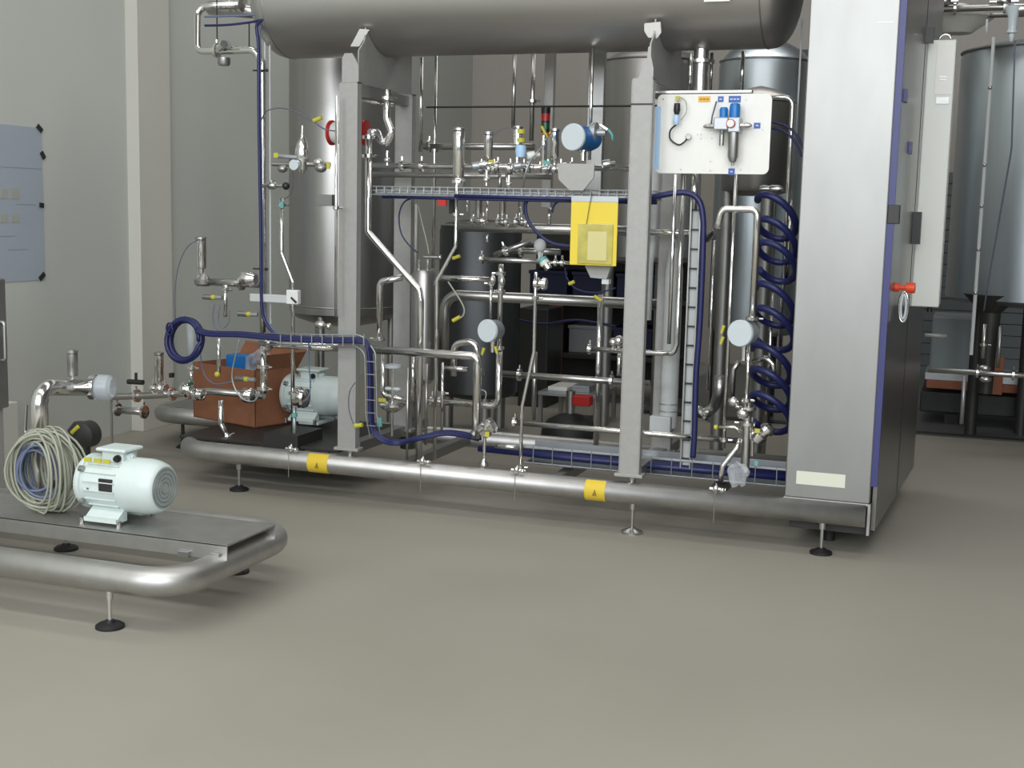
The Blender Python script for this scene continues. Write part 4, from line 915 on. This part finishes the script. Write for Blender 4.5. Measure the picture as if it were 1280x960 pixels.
# ------------------------------------------------------------------ electric motors
def motor(label, c, r, L, m='motor', yaw=0, small=False):
    """foot mounted motor, axis along X, drive end at -X, fan cowl at +X; c = centre of the axis"""
    c = V(c); t = thing('electric_motor', label, 'motor', (c.x, c.y, c.z-r*1.40))
    x0, x1 = c.x-L/2, c.x+L/2
    p = V((x0, c.y, c.z))
    MB().lathe(p, p+X, [(0, r*.72), (.004, r*.97), (L*.05, r*1.05), (L*.09, r*1.05), (L*.10, r*.97), (L*.12, r*.97)], 40).build('flange', m, t)
    MB().lathe(p+X*L*.11, p+X*L, [(0, r*.95), (L*.45, r*.95)], 40).build('stator_housing', m, t)
    for i in range(18):
        a = math.radians(i*20+10)
        if abs(math.sin(a)) > .93: continue
        if -75 > math.degrees(a)-360 > -105: continue
        d = V((0, math.cos(a), math.sin(a))); q = V((x0+L*.14, c.y, c.z))+d*r*.95
        MB().prism([q-d*.004, q+d*.008, q+d*.008+X*L*.40, q-d*.004+X*L*.40], d.cross(X)*.004).build('cooling_fin', m, t)
    MB().lathe(p+X*L*.55, p+X*L, [(0, r*.97), (.005, r*1.04), (L*.26, r*1.04), (L*.34, r*1.0), (L*.41, r*.92), (L*.445, r*.84), (L*.452, r*.78)], 44).build('fan_cowl', m, t)
    g = MB().cyl((x1-.006, c.y, c.z), (x1+.001, c.y, c.z), r*.79, seg=36)
    gr = g.build('fan_grille', 'fan', t)
    for rr in (.22, .38, .54, .70):
        MB().tube([V((x1+.002, c.y+r*rr*math.cos(a), c.z+r*rr*math.sin(a))) for a in [2*math.pi*i/28 for i in range(28)]], .0015, 0, 6, closed=True).build('grille_ring', 'dull', gr)
    MB().box((c.x-L*.22, c.y-r*.45, c.z+r*.85), (c.x+L*.06, c.y+r*.45, c.z+r*1.28), .006).build('terminal_box', m, t)
    MB().box((c.x-L*.27, c.y-r*.62, c.z+r*1.28), (c.x+L*.12, c.y+r*.55, c.z+r*1.42), .008).build('terminal_lid', m, t)
    gl = MB().lathe((c.x+L*.0, c.y-r*.45, c.z+r*1.05), (c.x+L*.0, c.y-r*.66, c.z+r*1.05), [(0, r*.14), (r*.1, r*.14), (r*.1, r*.10), (r*.2, r*.10)], 14).build('cable_gland', 'blackp', t)
    MB().lathe((c.x+L*.06, c.y-r*.1, c.z+r*1.08), (c.x+L*.13, c.y-r*.1, c.z+r*1.08), [(0, r*.16), (L*.05, r*.16), (L*.05, r*.1), (L*.07, r*.1)], 16).build('cable_gland', m, t)
    for s in (-1, 1):
        MB().prism([(x0+L*.18, c.y+s*r*.55, c.z-r*.80), (x0+L*.18, c.y+s*r*1.0, c.z-r*1.12), (x0+L*.18, c.y+s*r*1.12, c.z-r*1.12), (x0+L*.18, c.y+s*r*1.12, c.z-r*1.28), (x0+L*.18, c.y+s*r*.45, c.z-r*1.28), (x0+L*.18, c.y+s*r*.45, c.z-r*.8)], (L*.42, 0, 0)).build('foot', m, t)
        for xx in (x0+L*.14, x0+L*.62): MB().cyl((xx, c.y+s*r*1.05, c.z-r*1.41), (xx, c.y+s*r*1.05, c.z-r*1.16), r*.09, seg=10).build('bolt', 'steel', t)
    MB().box((c.x-L*.15, c.y-r*.995, c.z-r*.12), (c.x+L*.02, c.y-r*.90, c.z+r*.34), .002).build('rating_plate', 'dark', t)
    for zz in (-.62, .62): MB().lathe((x0+L*.075, c.y-r*.85, c.z+r*zz), (x0+L*.13, c.y-r*.85, c.z+r*zz), [(0, r*.12), (L*.05, r*.12)], 12).build('flange_bolt', 'dull', t)
    MB().cyl((x0+L*.2, c.y-r*.96, c.z-r*.1), (x0+L*.2, c.y-r*.93, c.z-r*.1), r*.05, seg=10).build('plug', 'dull', t)
    return t
MC = at(158, 603, 4.47); MC.z = .462
mt = motor('large pale grey electric motor on the small skid at the left', MC, .113, .385)
for dx in (-.125, -.075, -.03): MB().box((MC.x+dx-.02, MC.y-.09, MC.z+.10), (MC.x+dx+.015, MC.y-.085, MC.z+.118)).build('cable_sleeve', 'ytag', mt)
c = at(388, 493, 7.1)
motor('pale pump motor inside the unit, left of the left column', (c.x+.05, 7.1, c.z), .12, .42)
tag(MB().box((c.x-.02, 6.98, .30), (c.x+.12, 7.2, c.z-.155), .004).build('motor_pedestal', 'motor'), 'pale pedestal under the inner pump motor', 'pedestal')

# ------------------------------------------------------------------ motor skid in the left foreground
ms = thing('motor_skid', 'small grey tube skid with flat channel top in the left foreground', 'frame', (-3.4, 4.5, 0))
MX, MY0, MY1 = -2.785, 4.02, 4.88
MB().tube([(-6.0+.5, MY0, .205), (MX, MY0, .205), (MX, MY1, .205), (-5.5, MY1, .205)], .0585, .17, 28, 12).build('base_tube', 'skid', ms)
CH0, CH1, CZT = 4.295, 4.675, .303
ch = MB().box((-5.5, CH0, CZT-.008), (-2.73, CH1, CZT), .002).box((-5.5, CH0, CZT-.065), (-2.73, CH0+.006, CZT), .001).box((-5.5, CH1-.006, CZT-.065), (-2.73, CH1, CZT), .001).build('channel', 'skid', ms)
MB().box((-2.80, CH0-.02, .235), (-2.755, CH0+.012, .27), .003).build('bracket', 'dull', ms)
MB().box((-2.95, CH0-.02, .235), (-2.90, CH0+.01, .262), .003).build('bracket', 'dull', ms)
for (x, y) in ((138, 784), (89, 684), (303, 714)):
    p = on(x, y, 0)
    if x == 303: p = V((-3.05, MY1, 0))
    if x == 89: p = V((-3.99, MY1, 0))
    if x == 138: p = V((p.x, MY0, 0))
    ft = MB().cyl((p.x, p.y, .02), (p.x, p.y, .16), .009, seg=12).cyl((p.x, p.y, .115), (p.x, p.y, .15), .014, seg=12).build('foot', 'steel', ms)
    MB().lathe((p.x, p.y, 0), (p.x, p.y, .03), [(0, .056), (.010, .056), (.018, .045), (.022, .02), (.03, .018)], 28).build('foot_pad', 'black', ft)
p = V((-5.0, MY0, 0)); ft = MB().cyl((p.x, p.y, .02), (p.x, p.y, .16), .009, seg=12).build('foot', 'steel', ms); MB().lathe((p.x, p.y, 0), (p.x, p.y, .03), [(0, .056), (.010, .056), (.018, .045), (.03, .018)], 28).build('foot_pad', 'black', ft)
# pump pipework at the back of the small skid
pipe('thick chrome elbow pipe rising behind the cable coil', [(52, 615, 4.56), (52, 484, 4.56), (112, 485, 4.9)], 21, 4.56, 'steel', fil=2.0, seg=20)
gf = thing('covered_flange', 'round flange in cloudy plastic cover at the end of the chrome elbow', 'flange', at(125, 500, 5.15))
p = at(112, 484, 4.9); q = p+V((.10, .03, 0))
MB().lathe(p, q, [(0, .04), (.005, .058), (.03, .058), (.034, .045)], 26).build('ferrule', 'steel', gf)
MB().lathe(p+V((.035, .01, 0)), q, [(0, .055), (.01, .062), (.06, .060), (.075, .045)], 26).build('plastic_cover', 'flange', gf)
seat_valve('dark upright cylinder valve on the chrome elbow at the far left', 91, 441, 470, 480, 13, 4.8, None, side=False, tm='dull', body='dull')
tag(MB().cyl((at(100, 560, 5.0).x, 4.66, .303), (at(100, 560, 5.0).x, 5.0, .34), .03, seg=10).lathe((at(100, 560, 5.0).x, 5.0, .30), (at(100, 500, 5.0).x, 5.0, at(100, 492, 5.0).z), [(0, .045), (.05, .035), (.22, .035), (.26, .06), (.30, .03)], 20).build('pump_neck', 'dark'), 'dark pump neck standing behind the cable coil and motor', 'pump')
p = at(108, 543, 4.8)
tag(MB().lathe(p-Y_*.05, p+Y_*.06, [(0, .03), (.01, .062), (.08, .062), (.11, .03)], 26).cyl((p.x, 4.78, .30), (p.x, 4.78, p.z), .03, seg=12).build('pump_casing', 'dark'), 'round dark pump casing behind the foreground motor', 'pump')
tag(MB().cyl(at(90, 541, 4.75), at(98, 533, 4.75), .010, seg=8).build('cable_sleeve', 'ytag'), 'yellow sleeve on the dark pump casing', 'cable')
a = at(48, 545, 4.7); tag(MB().cyl((a.x, 4.66, .30), (a.x, 4.7, a.z), .008, seg=8).tube([at(33, 506, 4.7), at(31, 541, 4.7), at(38, 545, 4.7), at(48, 545, 4.7)], .008, .03, 8).tube([at(39, 506, 4.7), at(40, 535, 4.7), at(48, 545, 4.7)], .006, .03, 8).build('u_bar', 'dull'), 'thin steel hairpin bar left of the chrome elbow', 'bar')
# cable coil
cc = thing('cable_coil', 'large coil of loose pale cable standing on the small skid left of the motor', 'cable', (at(50, 640, 4.45).x, 4.45, .303))
cx = at(50, 592, 4.42)
def loops(n, yaw0, rmin, rmax, squash, spread, seed):
    rnd = random.Random(seed); mb = MB()
    for j in range(n):
        r = rnd.uniform(rmin, rmax); yaw = rnd.uniform(-.55, .45)+yaw0; til = rnd.uniform(-.18, .10); off = V((rnd.uniform(-spread, spread), rnd.uniform(-.05, .05), 0))
        pts = []
        ph = rnd.uniform(0, 6)
        for i in range(28):
            t = 2*math.pi*i/28; rr = r*(1+.04*math.sin(3*t+ph))
            h = V((math.cos(yaw), -math.sin(yaw), til))
            pts.append(V((cx.x, 4.45, .303+.185))+off+h*rr*squash*math.cos(t)+Z*(rr*math.sin(t)+(r-.185)*0))
        for q in pts: q.z = max(q.z, .312)
        mb.tube(pts, rnd.uniform(.0045, .0065), 0, 6, closed=True)
    return mb
loops(30, .15, .13, .185, .85, .025, 3).build('outer_strands', 'cable', cc)
loops(9, 0, .09, .14, .8, .02, 9).build('inner_strands', 'cable2', cc, 'blue-grey inner strands')

# ------------------------------------------------------------------ left edge
EY = 5.0
a = at(11, 480, EY+.10)
eg = thing('grey_enclosure', 'dark grey enclosure with long handle at the left picture edge', 'cabinet', (a.x-.3, EY, 0))
MB().box((a.x-.6, EY, .62), (a.x, EY+.10, at(8, 350, EY).z), .008).build('body', 'dull', eg)
MB().box((a.x-.55, EY+.01, 0.0), (a.x-.03, EY+.09, .62), .004).build('pedestal', 'column', eg)
p, q = at(15, 405, EY), at(15, 453, EY)
MB().tube([(a.x-.005, EY+.05, p.z), (a.x+.028, EY+.05, p.z), (a.x+.028, EY+.05, q.z), (a.x-.005, EY+.05, q.z)], .010, .02, 10).build('handle', 'dull', eg)
a = at(24, 560, 6.3)
tag(MB().box((XL+.01, 5.95, 0), (a.x, 6.3, at(24, 502, 6.3).z), .006).build('pale_cupboard', 'box'), 'low pale cupboard standing against the left wall at the picture edge', 'cabinet')
# paper on the left wall
pw = thing('wall_drawing', 'large pale blue drawing sheet taped to the left wall', 'poster', (XL+.004, 6.4, 1.14))
y1 = atx(52, 200, XL).y; z0, z1 = atx(52, 350, XL).z, atx(52, 160, XL).z
MB().box((XL, 5.9, z0), (XL+.004, y1, z1)).build('sheet', 'paper', pw)
def wl(x, y): return atx(x, y, XL+.005)
for (x, y, w_, h) in ((5, 242, 9, 12), (19, 242, 10, 13), (5, 273, 9, 11), (19, 273, 10, 10)):
    a, b = wl(x-w_/2, y), wl(x+w_/2, y); k = px(a)
    MB().box((XL+.004, a.y, a.z-h*k/2), (XL+.006, b.y, a.z+h*k/2)).build('printed_block', 'paperprint', pw)
for (x0, x1, y) in ((0, 52, 208), (20, 45, 255), (10, 35, 312), (0, 20, 295)):
    a, b = wl(x0, y), wl(x1, y)
    MB().box((XL+.004, a.y, a.z-.003), (XL+.0055, b.y, a.z)).build('printed_line', mat('print_line', (.25, .29, .34), .7) if 'print_line' not in bpy.data.materials else bpy.data.materials['print_line'], pw)
for x0, y0, x1, y1_ in ((46, 157, 52, 164), (51, 190, 55, 198), (49, 256, 54, 257), (49, 349, 55, 342)):
    a, b = wl(x0, y0), wl(x1, y1_); d = (b-a); n = V((0, -d.z, d.y)).normalized()*.015; e = X*.006
    MB().prism([a-n+e*.2, b-n+e*.2, b+n+e*.2, a+n+e*.2], e).build('tape', 'tape', pw)

# ------------------------------------------------------------------ things standing behind the unit
rs = thing('rear_skid', 'low round-ended tube skid behind the left end of the unit', 'frame', (-4.4, 7.7, 0))
MB().tube([(-4.55, 7.33, .215), (-5.25, 7.33, .215), (-5.25, 8.3, .215), (-4.55, 8.3, .215)], .055, .18, 20, 8).build('base_tube', 'skid', rs)
for xx, yy in ((-5.0, 7.33), (-4.65, 7.33), (-5.0, 8.3), (-4.65, 8.3)):
    MB().cyl((xx, yy, 0), (xx, yy, .17), .012, seg=10).lathe((xx, yy, 0), (xx, yy, .02), [(0, .05), (.02, .03)], 18).build('foot', 'black', rs)
MB().box((-5.2, 7.37, .255), (-4.6, 8.26, .272), .003).build('deck', 'dull', rs)
# open cardboard box with goods
K0, KL, KR = on(319, 535, .275), on(242, 521, .275), on(352, 509, .275)
K0.z = KL.z = KR.z = .275
ul = (KL-K0); wx = ul.length; ul.normalize(); ur = V((-ul.y, ul.x, 0)); ur = ur if ur.dot(KR-K0) > 0 else -ur
wy = .36; hz = .36
bx = thing('cardboard_box', 'open brown cardboard box standing behind the left end of the unit', 'box', K0+ul*wx/2+ur*wy/2)
cen = K0+ul*wx/2+ur*wy/2
rot = Matrix((-ul, ur, Z)).transposed()
def bq(x, y, z): return cen+rot@V((x, y, z))
def panel(name, pts, n, par, m='card'):
    return MB().prism([bq(*p) for p in pts], rot@V(n)).build(name, m, par)
panel('side_panel', [(-wx/2, -wy/2, 0), (wx/2, -wy/2, 0), (wx/2, -wy/2, hz), (-wx/2, -wy/2, hz)], (0, .006, 0), bx)
panel('side_panel', [(-wx/2, wy/2, 0), (wx/2, wy/2, 0), (wx/2, wy/2, hz), (-wx/2, wy/2, hz)], (0, -.006, 0), bx)
panel('side_panel', [(-wx/2, -wy/2, 0), (-wx/2, wy/2, 0), (-wx/2, wy/2, hz), (-wx/2, -wy/2, hz)], (.006, 0, 0), bx)
panel('side_panel', [(wx/2, -wy/2, 0), (wx/2, wy/2, 0), (wx/2, wy/2, hz), (wx/2, -wy/2, hz)], (-.006, 0, 0), bx)
panel('bottom_panel', [(-wx/2, -wy/2, 0), (wx/2, -wy/2, 0), (wx/2, wy/2, 0), (-wx/2, wy/2, 0)], (0, 0, .006), bx)
panel('flap', [(-wx/2, wy/2, hz), (wx/2, wy/2, hz), (wx/2, wy/2+.08, hz+.11), (-wx/2, wy/2+.08, hz+.11)], (0, .004, 0), bx)
panel('flap', [(wx/2, -wy/2, hz), (wx/2, wy/2, hz), (wx/2+.07, wy/2, hz+.10), (wx/2+.07, -wy/2, hz+.10)], (.004, 0, 0), bx)
p = bq(-.04, 0, hz-.06)
tag(MB().box(p-V((.08, .06, .0)), p+V((.08, .06, .12)), .01).build('blue_packet', 'bluep'), 'blue packet sticking out of the cardboard box', 'packet')
bag = MB(); p = bq(.12, .02, hz-.0)
bm = bmesh.new(); bmesh.ops.create_icosphere(bm, subdivisions=3, radius=1)
for v in bm.verts:
    n = v.co.normalized(); k = 1+.14*math.sin(8*n.x+3*n.z)+.12*math.sin(9*n.y-6*n.z)+random.uniform(-.05, .05)
    v.co = V((n.x*.09*k, n.y*.09*k, n.z*.09*k))+p
bag._merge(bm, False); tag(bag.build('plastic_bag', 'foil'), 'clear plastic bag bulging out of the cardboard box', 'bag')
# second small carton further left
tag(MB().box((-5.15, 7.75, .273), (-4.98, 7.95, .36), .004, Matrix.Rotation(.3, 3, 'Z')).build('small_carton', 'card'), 'small brown carton left of the open cardboard box', 'box')

def tank(label, x0, x1, ytop, ybot, Y, m='tank', dome=.25, legs=(-55, 65, 185), zbot=None):
    a, b = at(x0, (ytop+ybot)/2, Y), at(x1, (ytop+ybot)/2, Y); r = (b.x-a.x)/2; cx_ = (a.x+b.x)/2
    z1 = at((x0+x1)/2, ytop, Y).z; z0 = at((x0+x1)/2, ybot, Y).z if zbot is None else zbot
    t = thing('storage_tank', label, 'tank', (cx_, Y, 0))
    MB().lathe((cx_, Y, z0), (cx_, Y, z1), [(0, r*.5), (.03, r*.93), (.06, r), (z1-z0-.04, r), (z1-z0, r*.97)], 56).build('shell', m, t)
    MB().lathe((cx_, Y, z1), (cx_, Y, z1+dome), [(0, r*.97), (dome*.4, r*.8), (dome*.8, r*.4), (dome, r*.05)], 56).build('top', m, t)
    MB().lathe((cx_, Y, z1-.008), (cx_, Y, z1+.008), [(0, r*.98), (.004, r*1.01), (.012, r*1.01), (.016, r*.97)], 56).build('rim', 'dull', t)
    for k in legs:
        t_ = math.radians(k); q = V((cx_+r*.78*math.cos(t_), Y+r*.78*math.sin(t_), 0))
        MB().cyl(q, q+Z*(z0+.06), .045, seg=14).build('leg', 'dark' if m == 'tank' else 'dull', t)
    return t, cx_, r, z0, z1
tA = tank('brown-grey storage tank behind the tall right column', 752, 876, 78, 330, 9.6, 'vessel2', .12)
tB = tank('tall storage tank behind the white board and the drum end', 893, 1006, 78, 420, 10.4, 'tank', .2)
tC = tank('short dark tank hanging low behind the lower right edge of the board', 903, 993, 128, 245, 8.2, 'vessel2', .1)
tD = tank('upright buffer tank behind the middle pipes, darkened to look shaded', 552, 646, 282, 520, 8.9, 'shaded_tank', .05, zbot=.25)
tE = tank('large blue-grey storage tank at the right picture edge', 1191, 1420, 66, 384, 10.2, 'tank', .10, legs=(40, 90, 140))
t, cx_, r, z0, z1 = tE
# the stand legs of the right tank that the photo shows, and its level tube
a, b = up(1212, 470, 72, 9.1)
MB().cyl((a.x, 9.15, z0-.28), (a.x, 9.15, z1-.02), .012, seg=8).build('level_tube', 'pvc', t)
for yy in (110, 206, 257, 311, 365): MB().ball((a.x-.0, 9.14, at(1200, yy, 9.15).z), .014).build('tube_clip', 'steel2', t)
a, b = at(1250, 70, 9.3), at(1226, 370, 9.3)
MB().tube([(at(1268, 60, 9.35).x, 9.33, z1-.02), (at(1262, 220, 9.33).x, 9.33, z0+1.1), (at(1235, 360, 9.35).x, 9.45, z0+.2), (at(1230, 385, 9.4).x, 9.45, z0)], .006, .3, 6).build('tank_cable', 'thin', t)
# bottom outlet and pipework under the right tank
pp = at(1238, 400, 9.8)
(MB().lathe((pp.x, 9.8, .42), (pp.x, 9.8, z0+.10), [(0, .05), (.3, .055), (z0-.45, .07), (z0-.32, .20)], 20).build('outlet_pipe', 'dark', t, 'thick dark outlet pipe'))
pipe('long bright level pipe under the right tank', [(1160, 462), (1340, 475)], 7, 9.7, 'steel2', clamps=(.35, .6))
pipe('short pale level pipe left of the tank outlet', [(1156, 419), (1184, 420)], 5, 9.6, 'column')
pipe('thin upright pipe beside the dark tank outlet', [(1231.5, 405), (1230, 448)], 5, 9.4, 'steel2', clamps=(.6,))
pipe('thin pale support leg standing on the dark plinth', [(1206, 470), (1204, 530)], 5, 9.6, 'tray')
pipe('upright pale pipe right of the tank outlet', [(1251, 408), (1250, 460)], 5, 9.6, 'dull')
for x, y, lb in ((1231, 460, 'upper'), (1232, 474, 'lower')):
    tag(MB().ball(at(x, y, 9.55), .03, (1.4, 1, .8)).build('pipe_knuckle', 'steel2'), '%s pale knuckle fitting on the level pipe under the right tank' % lb, 'fitting')
# machine base behind
a, b = on(1150, 520, 0), on(1280, 520, 0)
mbase = thing('machine_base', 'low black machine base with orange-brown rail under the right tank', 'machine', (.6, 11.2, 0))
yb_ = 10.9
z0_, z1_ = at(1200, 516, yb_).z, at(1200, 488, yb_).z
MB().box((at(1150, 500, yb_).x, yb_, .10), (2.2, yb_+.9, at(1200, 492, yb_).z), .01).build('base', 'black', mbase)
for xx in (-.15, .8, 1.9): MB().box((xx, yb_+.1, 0), (xx+.1, yb_+.2, .1)).build('foot', 'black', mbase)
MB().box((at(1158, 480, yb_).x, yb_-.02, at(1200, 487, yb_).z), (2.2, yb_+.04, at(1200, 477, yb_).z), .004).build('rail', 'rust', mbase)
a = at(1247, 450, yb_-.05); MB().box((a.x-.04, yb_-.08, at(1247, 492, yb_).z), (a.x+.05, yb_-.02, at(1247, 445, yb_).z), .004).build('upright', 'rust', mbase)
MB().box((at(1156, 470, yb_).x, yb_, at(1200, 477, yb_).z), (2.2, yb_+.6, at(1200, 468, yb_).z), .004).build('deck', 'tray', mbase)
# grey machine housing left of the outlet
(MB().box((at(1163, 440, 11.2).x, 11.1, at(1165, 470, 11.1).z), (at(1225, 440, 11.2).x, 11.6, at(1200, 396, 11.1).z), .02).build('housing', mat('grey_housing', (.17, .195, .20), .5), mbase, 'blue-grey machine housing'))
# top right pipes above the tanks
pipe('bright horizontal pipe crossing the top right corner', [(1156, 12, 9.3), (1400, 14, 9.3)], 8, 9.3, 'steel2', clamps=(.16, .42))
pipe('darker horizontal pipe just below the top right pipe', [(1212, 20), (1400, 24)], 6, 9.5, 'dull')
hv2 = thing('overhead_valve', 'pale blue-white vertical pump valve hanging at the top right', 'valve', at(1264, 55, 9.2))
a, b = up(1264, 52, 8, 9.2)
MB().lathe(a, b, [(0, .01), (.03, .02), (.05, .02), (.055, .035), (.07, .035), (.075, .028), (.16, .032), (.2, .05), (b.z-a.z, .055)], 20).build('body', 'lens', hv2)
MB().lathe((a.x, 9.2, b.z-.02), (a.x+.12, 9.2, b.z-.02), [(0, .04), (.1, .035), (.12, .045)], 18).build('side_port', 'steel2', hv2)
for x in (1180, 1255):
    p = at(x, 2, 9.3); tag(MB().ball(p, .05, (1, 1, .6)).cyl(p-X*.09, p+X*.09, .022, seg=12).build('overhead_fitting', 'steel2'), '%s brass-grey fitting on top of the overhead pipe' % ('left' if x == 1180 else 'right'), 'fitting')
# beige domed tank lid, built apart from the tanks
a = at(1196, 42, 9.6)
dl = thing('tank_lid', 'beige domed tank lid seen from below under the top right pipe', 'hood', (a.x, 9.6, a.z))
MB().lathe((a.x, 9.6, a.z), (a.x, 9.6, at(1196, 12, 9.6).z), [(0, .10), (.05, .17), (.10, .24), (.14, .23), (.17, .12), (.20, .04)], 36).build('dome', 'strip', dl)
pipe('thin upright sensor rod at the top right', [(1234, 24), (1233, 42)], 3, 9.3, 'lens', name='sensor_rod', cat='rod')
# beam above the tanks behind the drum end
tag(MB().box((at(985, 66, 11).x, 11.0, at(1000, 74, 11).z), (at(1012, 66, 11).x+.5, 11.1, at(1000, 62, 11).z)).build('steel_beam', 'dark'), 'dark beam behind the right end of the drum', 'beam')
# shelf rack seen through the lower part of the unit
rk = thing('storage_rack', 'dark shelf rack full of blue crates behind the lower middle of the unit', 'shelf', (-2.7, 10.9, 0))
x0, x1 = at(640, 450, 10.7).x, at(838, 450, 10.7).x
for xx in (x0, x1-.05):
    for yy in (10.7, 11.3): MB().box((xx, yy, 0), (xx+.05, yy+.05, 1.5), .003).build('upright', 'dark', rk)
for z in (.38, .85, 1.32): MB().box((x0, 10.7, z), (x1, 11.35, z+.04), .004).build('shelf_board', 'dark', rk)
MB().box((x0, 11.33, .1), (x1, 11.35, 1.5)).build('back_panel', 'dark', rk)
a = at(693, 450, 10.6); tag(MB().box((a.x-.05, 10.58, 0), (a.x+.05, 10.66, at(695, 378, 10.6).z), .005).build('orange_post', 'rust'), 'orange-brown post standing in front of the crate rack', 'post')
cr_lab = ['left blue crate on the middle rack shelf', 'second blue crate on the middle rack shelf', 'right blue crate on the middle rack shelf', 'left dark crate on the lower rack shelf', 'pale grey crate on the lower rack shelf', 'right dark crate on the lower rack shelf']
for i, (xx, z, m_) in enumerate(((.12, .89, 'darkblue'), (.52, .89, 'darkblue'), (.92, .89, 'darkblue'), (.10, .42, 'dark'), (.50, .42, 'tray'), (.9, .42, 'darkblue'))):
    t = thing('crate', cr_lab[i], 'crate', (x0+xx+.17, 10.95, z), 'crates on the rack')
    MB().box((x0+xx, 10.78, z), (x0+xx+.35, 11.2, z+.24), .01).build('body', m_, t)
    MB().box((x0+xx-.008, 10.77, z+.215), (x0+xx+.358, 11.21, z+.245), .004).build('rim', m_, t)
# black domed stand with red block
bs = thing('floor_stand', 'black round domed floor stand with grey stem and red block behind the unit', 'stand', on(712, 545, 0))
p = on(712, 545, 0); k = px(p)
MB().lathe(p, p+Z, [(0, 36*k), (.06, 35*k), (.12, 28*k), (.16, 15*k), (.175, 4*k)], 36).build('base', 'black', bs)
MB().cyl(p+Z*.09, p+Z*.34, .035, seg=16).build('stem', 'dull', bs)
a, b = at(715, 507, p.y-.1), at(737, 496, p.y-.1)
MB().box((a.x, p.y-.1, a.z), (b.x, p.y, b.z), .008).build('red_block', 'red', bs)
# light workbench frame
wb = thing('bench_frame', 'light steel bench frame with papers behind the lower middle pipes', 'bench', (-2.6, 9.6, 0))
a, b = at(672, 489, 9.4), at(746, 491, 9.4)
MB().box((a.x, 9.4, a.z-.03), (b.x, 10.0, a.z), .004).build('bench_top', 'tray', wb)
for xx in (a.x, b.x-.03):
    for yy in (9.42, 9.95): MB().box((xx, yy, 0), (xx+.03, yy+.03, a.z-.03)).build('leg', 'dull', wb)
for i, (dx, w_) in enumerate(((.05, .16), (.25, .14))):
    tag(MB().box((a.x+dx, 9.5, a.z), (a.x+dx+w_, 9.8, a.z+.03+.02*i), .004).build('paper_stack', 'board' if i == 0 else 'tray'), ('left' if i == 0 else 'right')+' paper stack lying on the light bench', 'paper')
# fire-extinguisher-like dark cabinet behind the middle
a, b = at(556, 560, 9.9), at(655, 560, 9.9)
tag(MB().box((at(648, 450, 10.2).x, 10.2, 0), (at(684, 450, 10.2).x, 10.6, at(660, 385, 10.2).z), .01).build('dark_locker', 'dark'), 'dark locker behind the stepping thin pipe', 'cabinet')
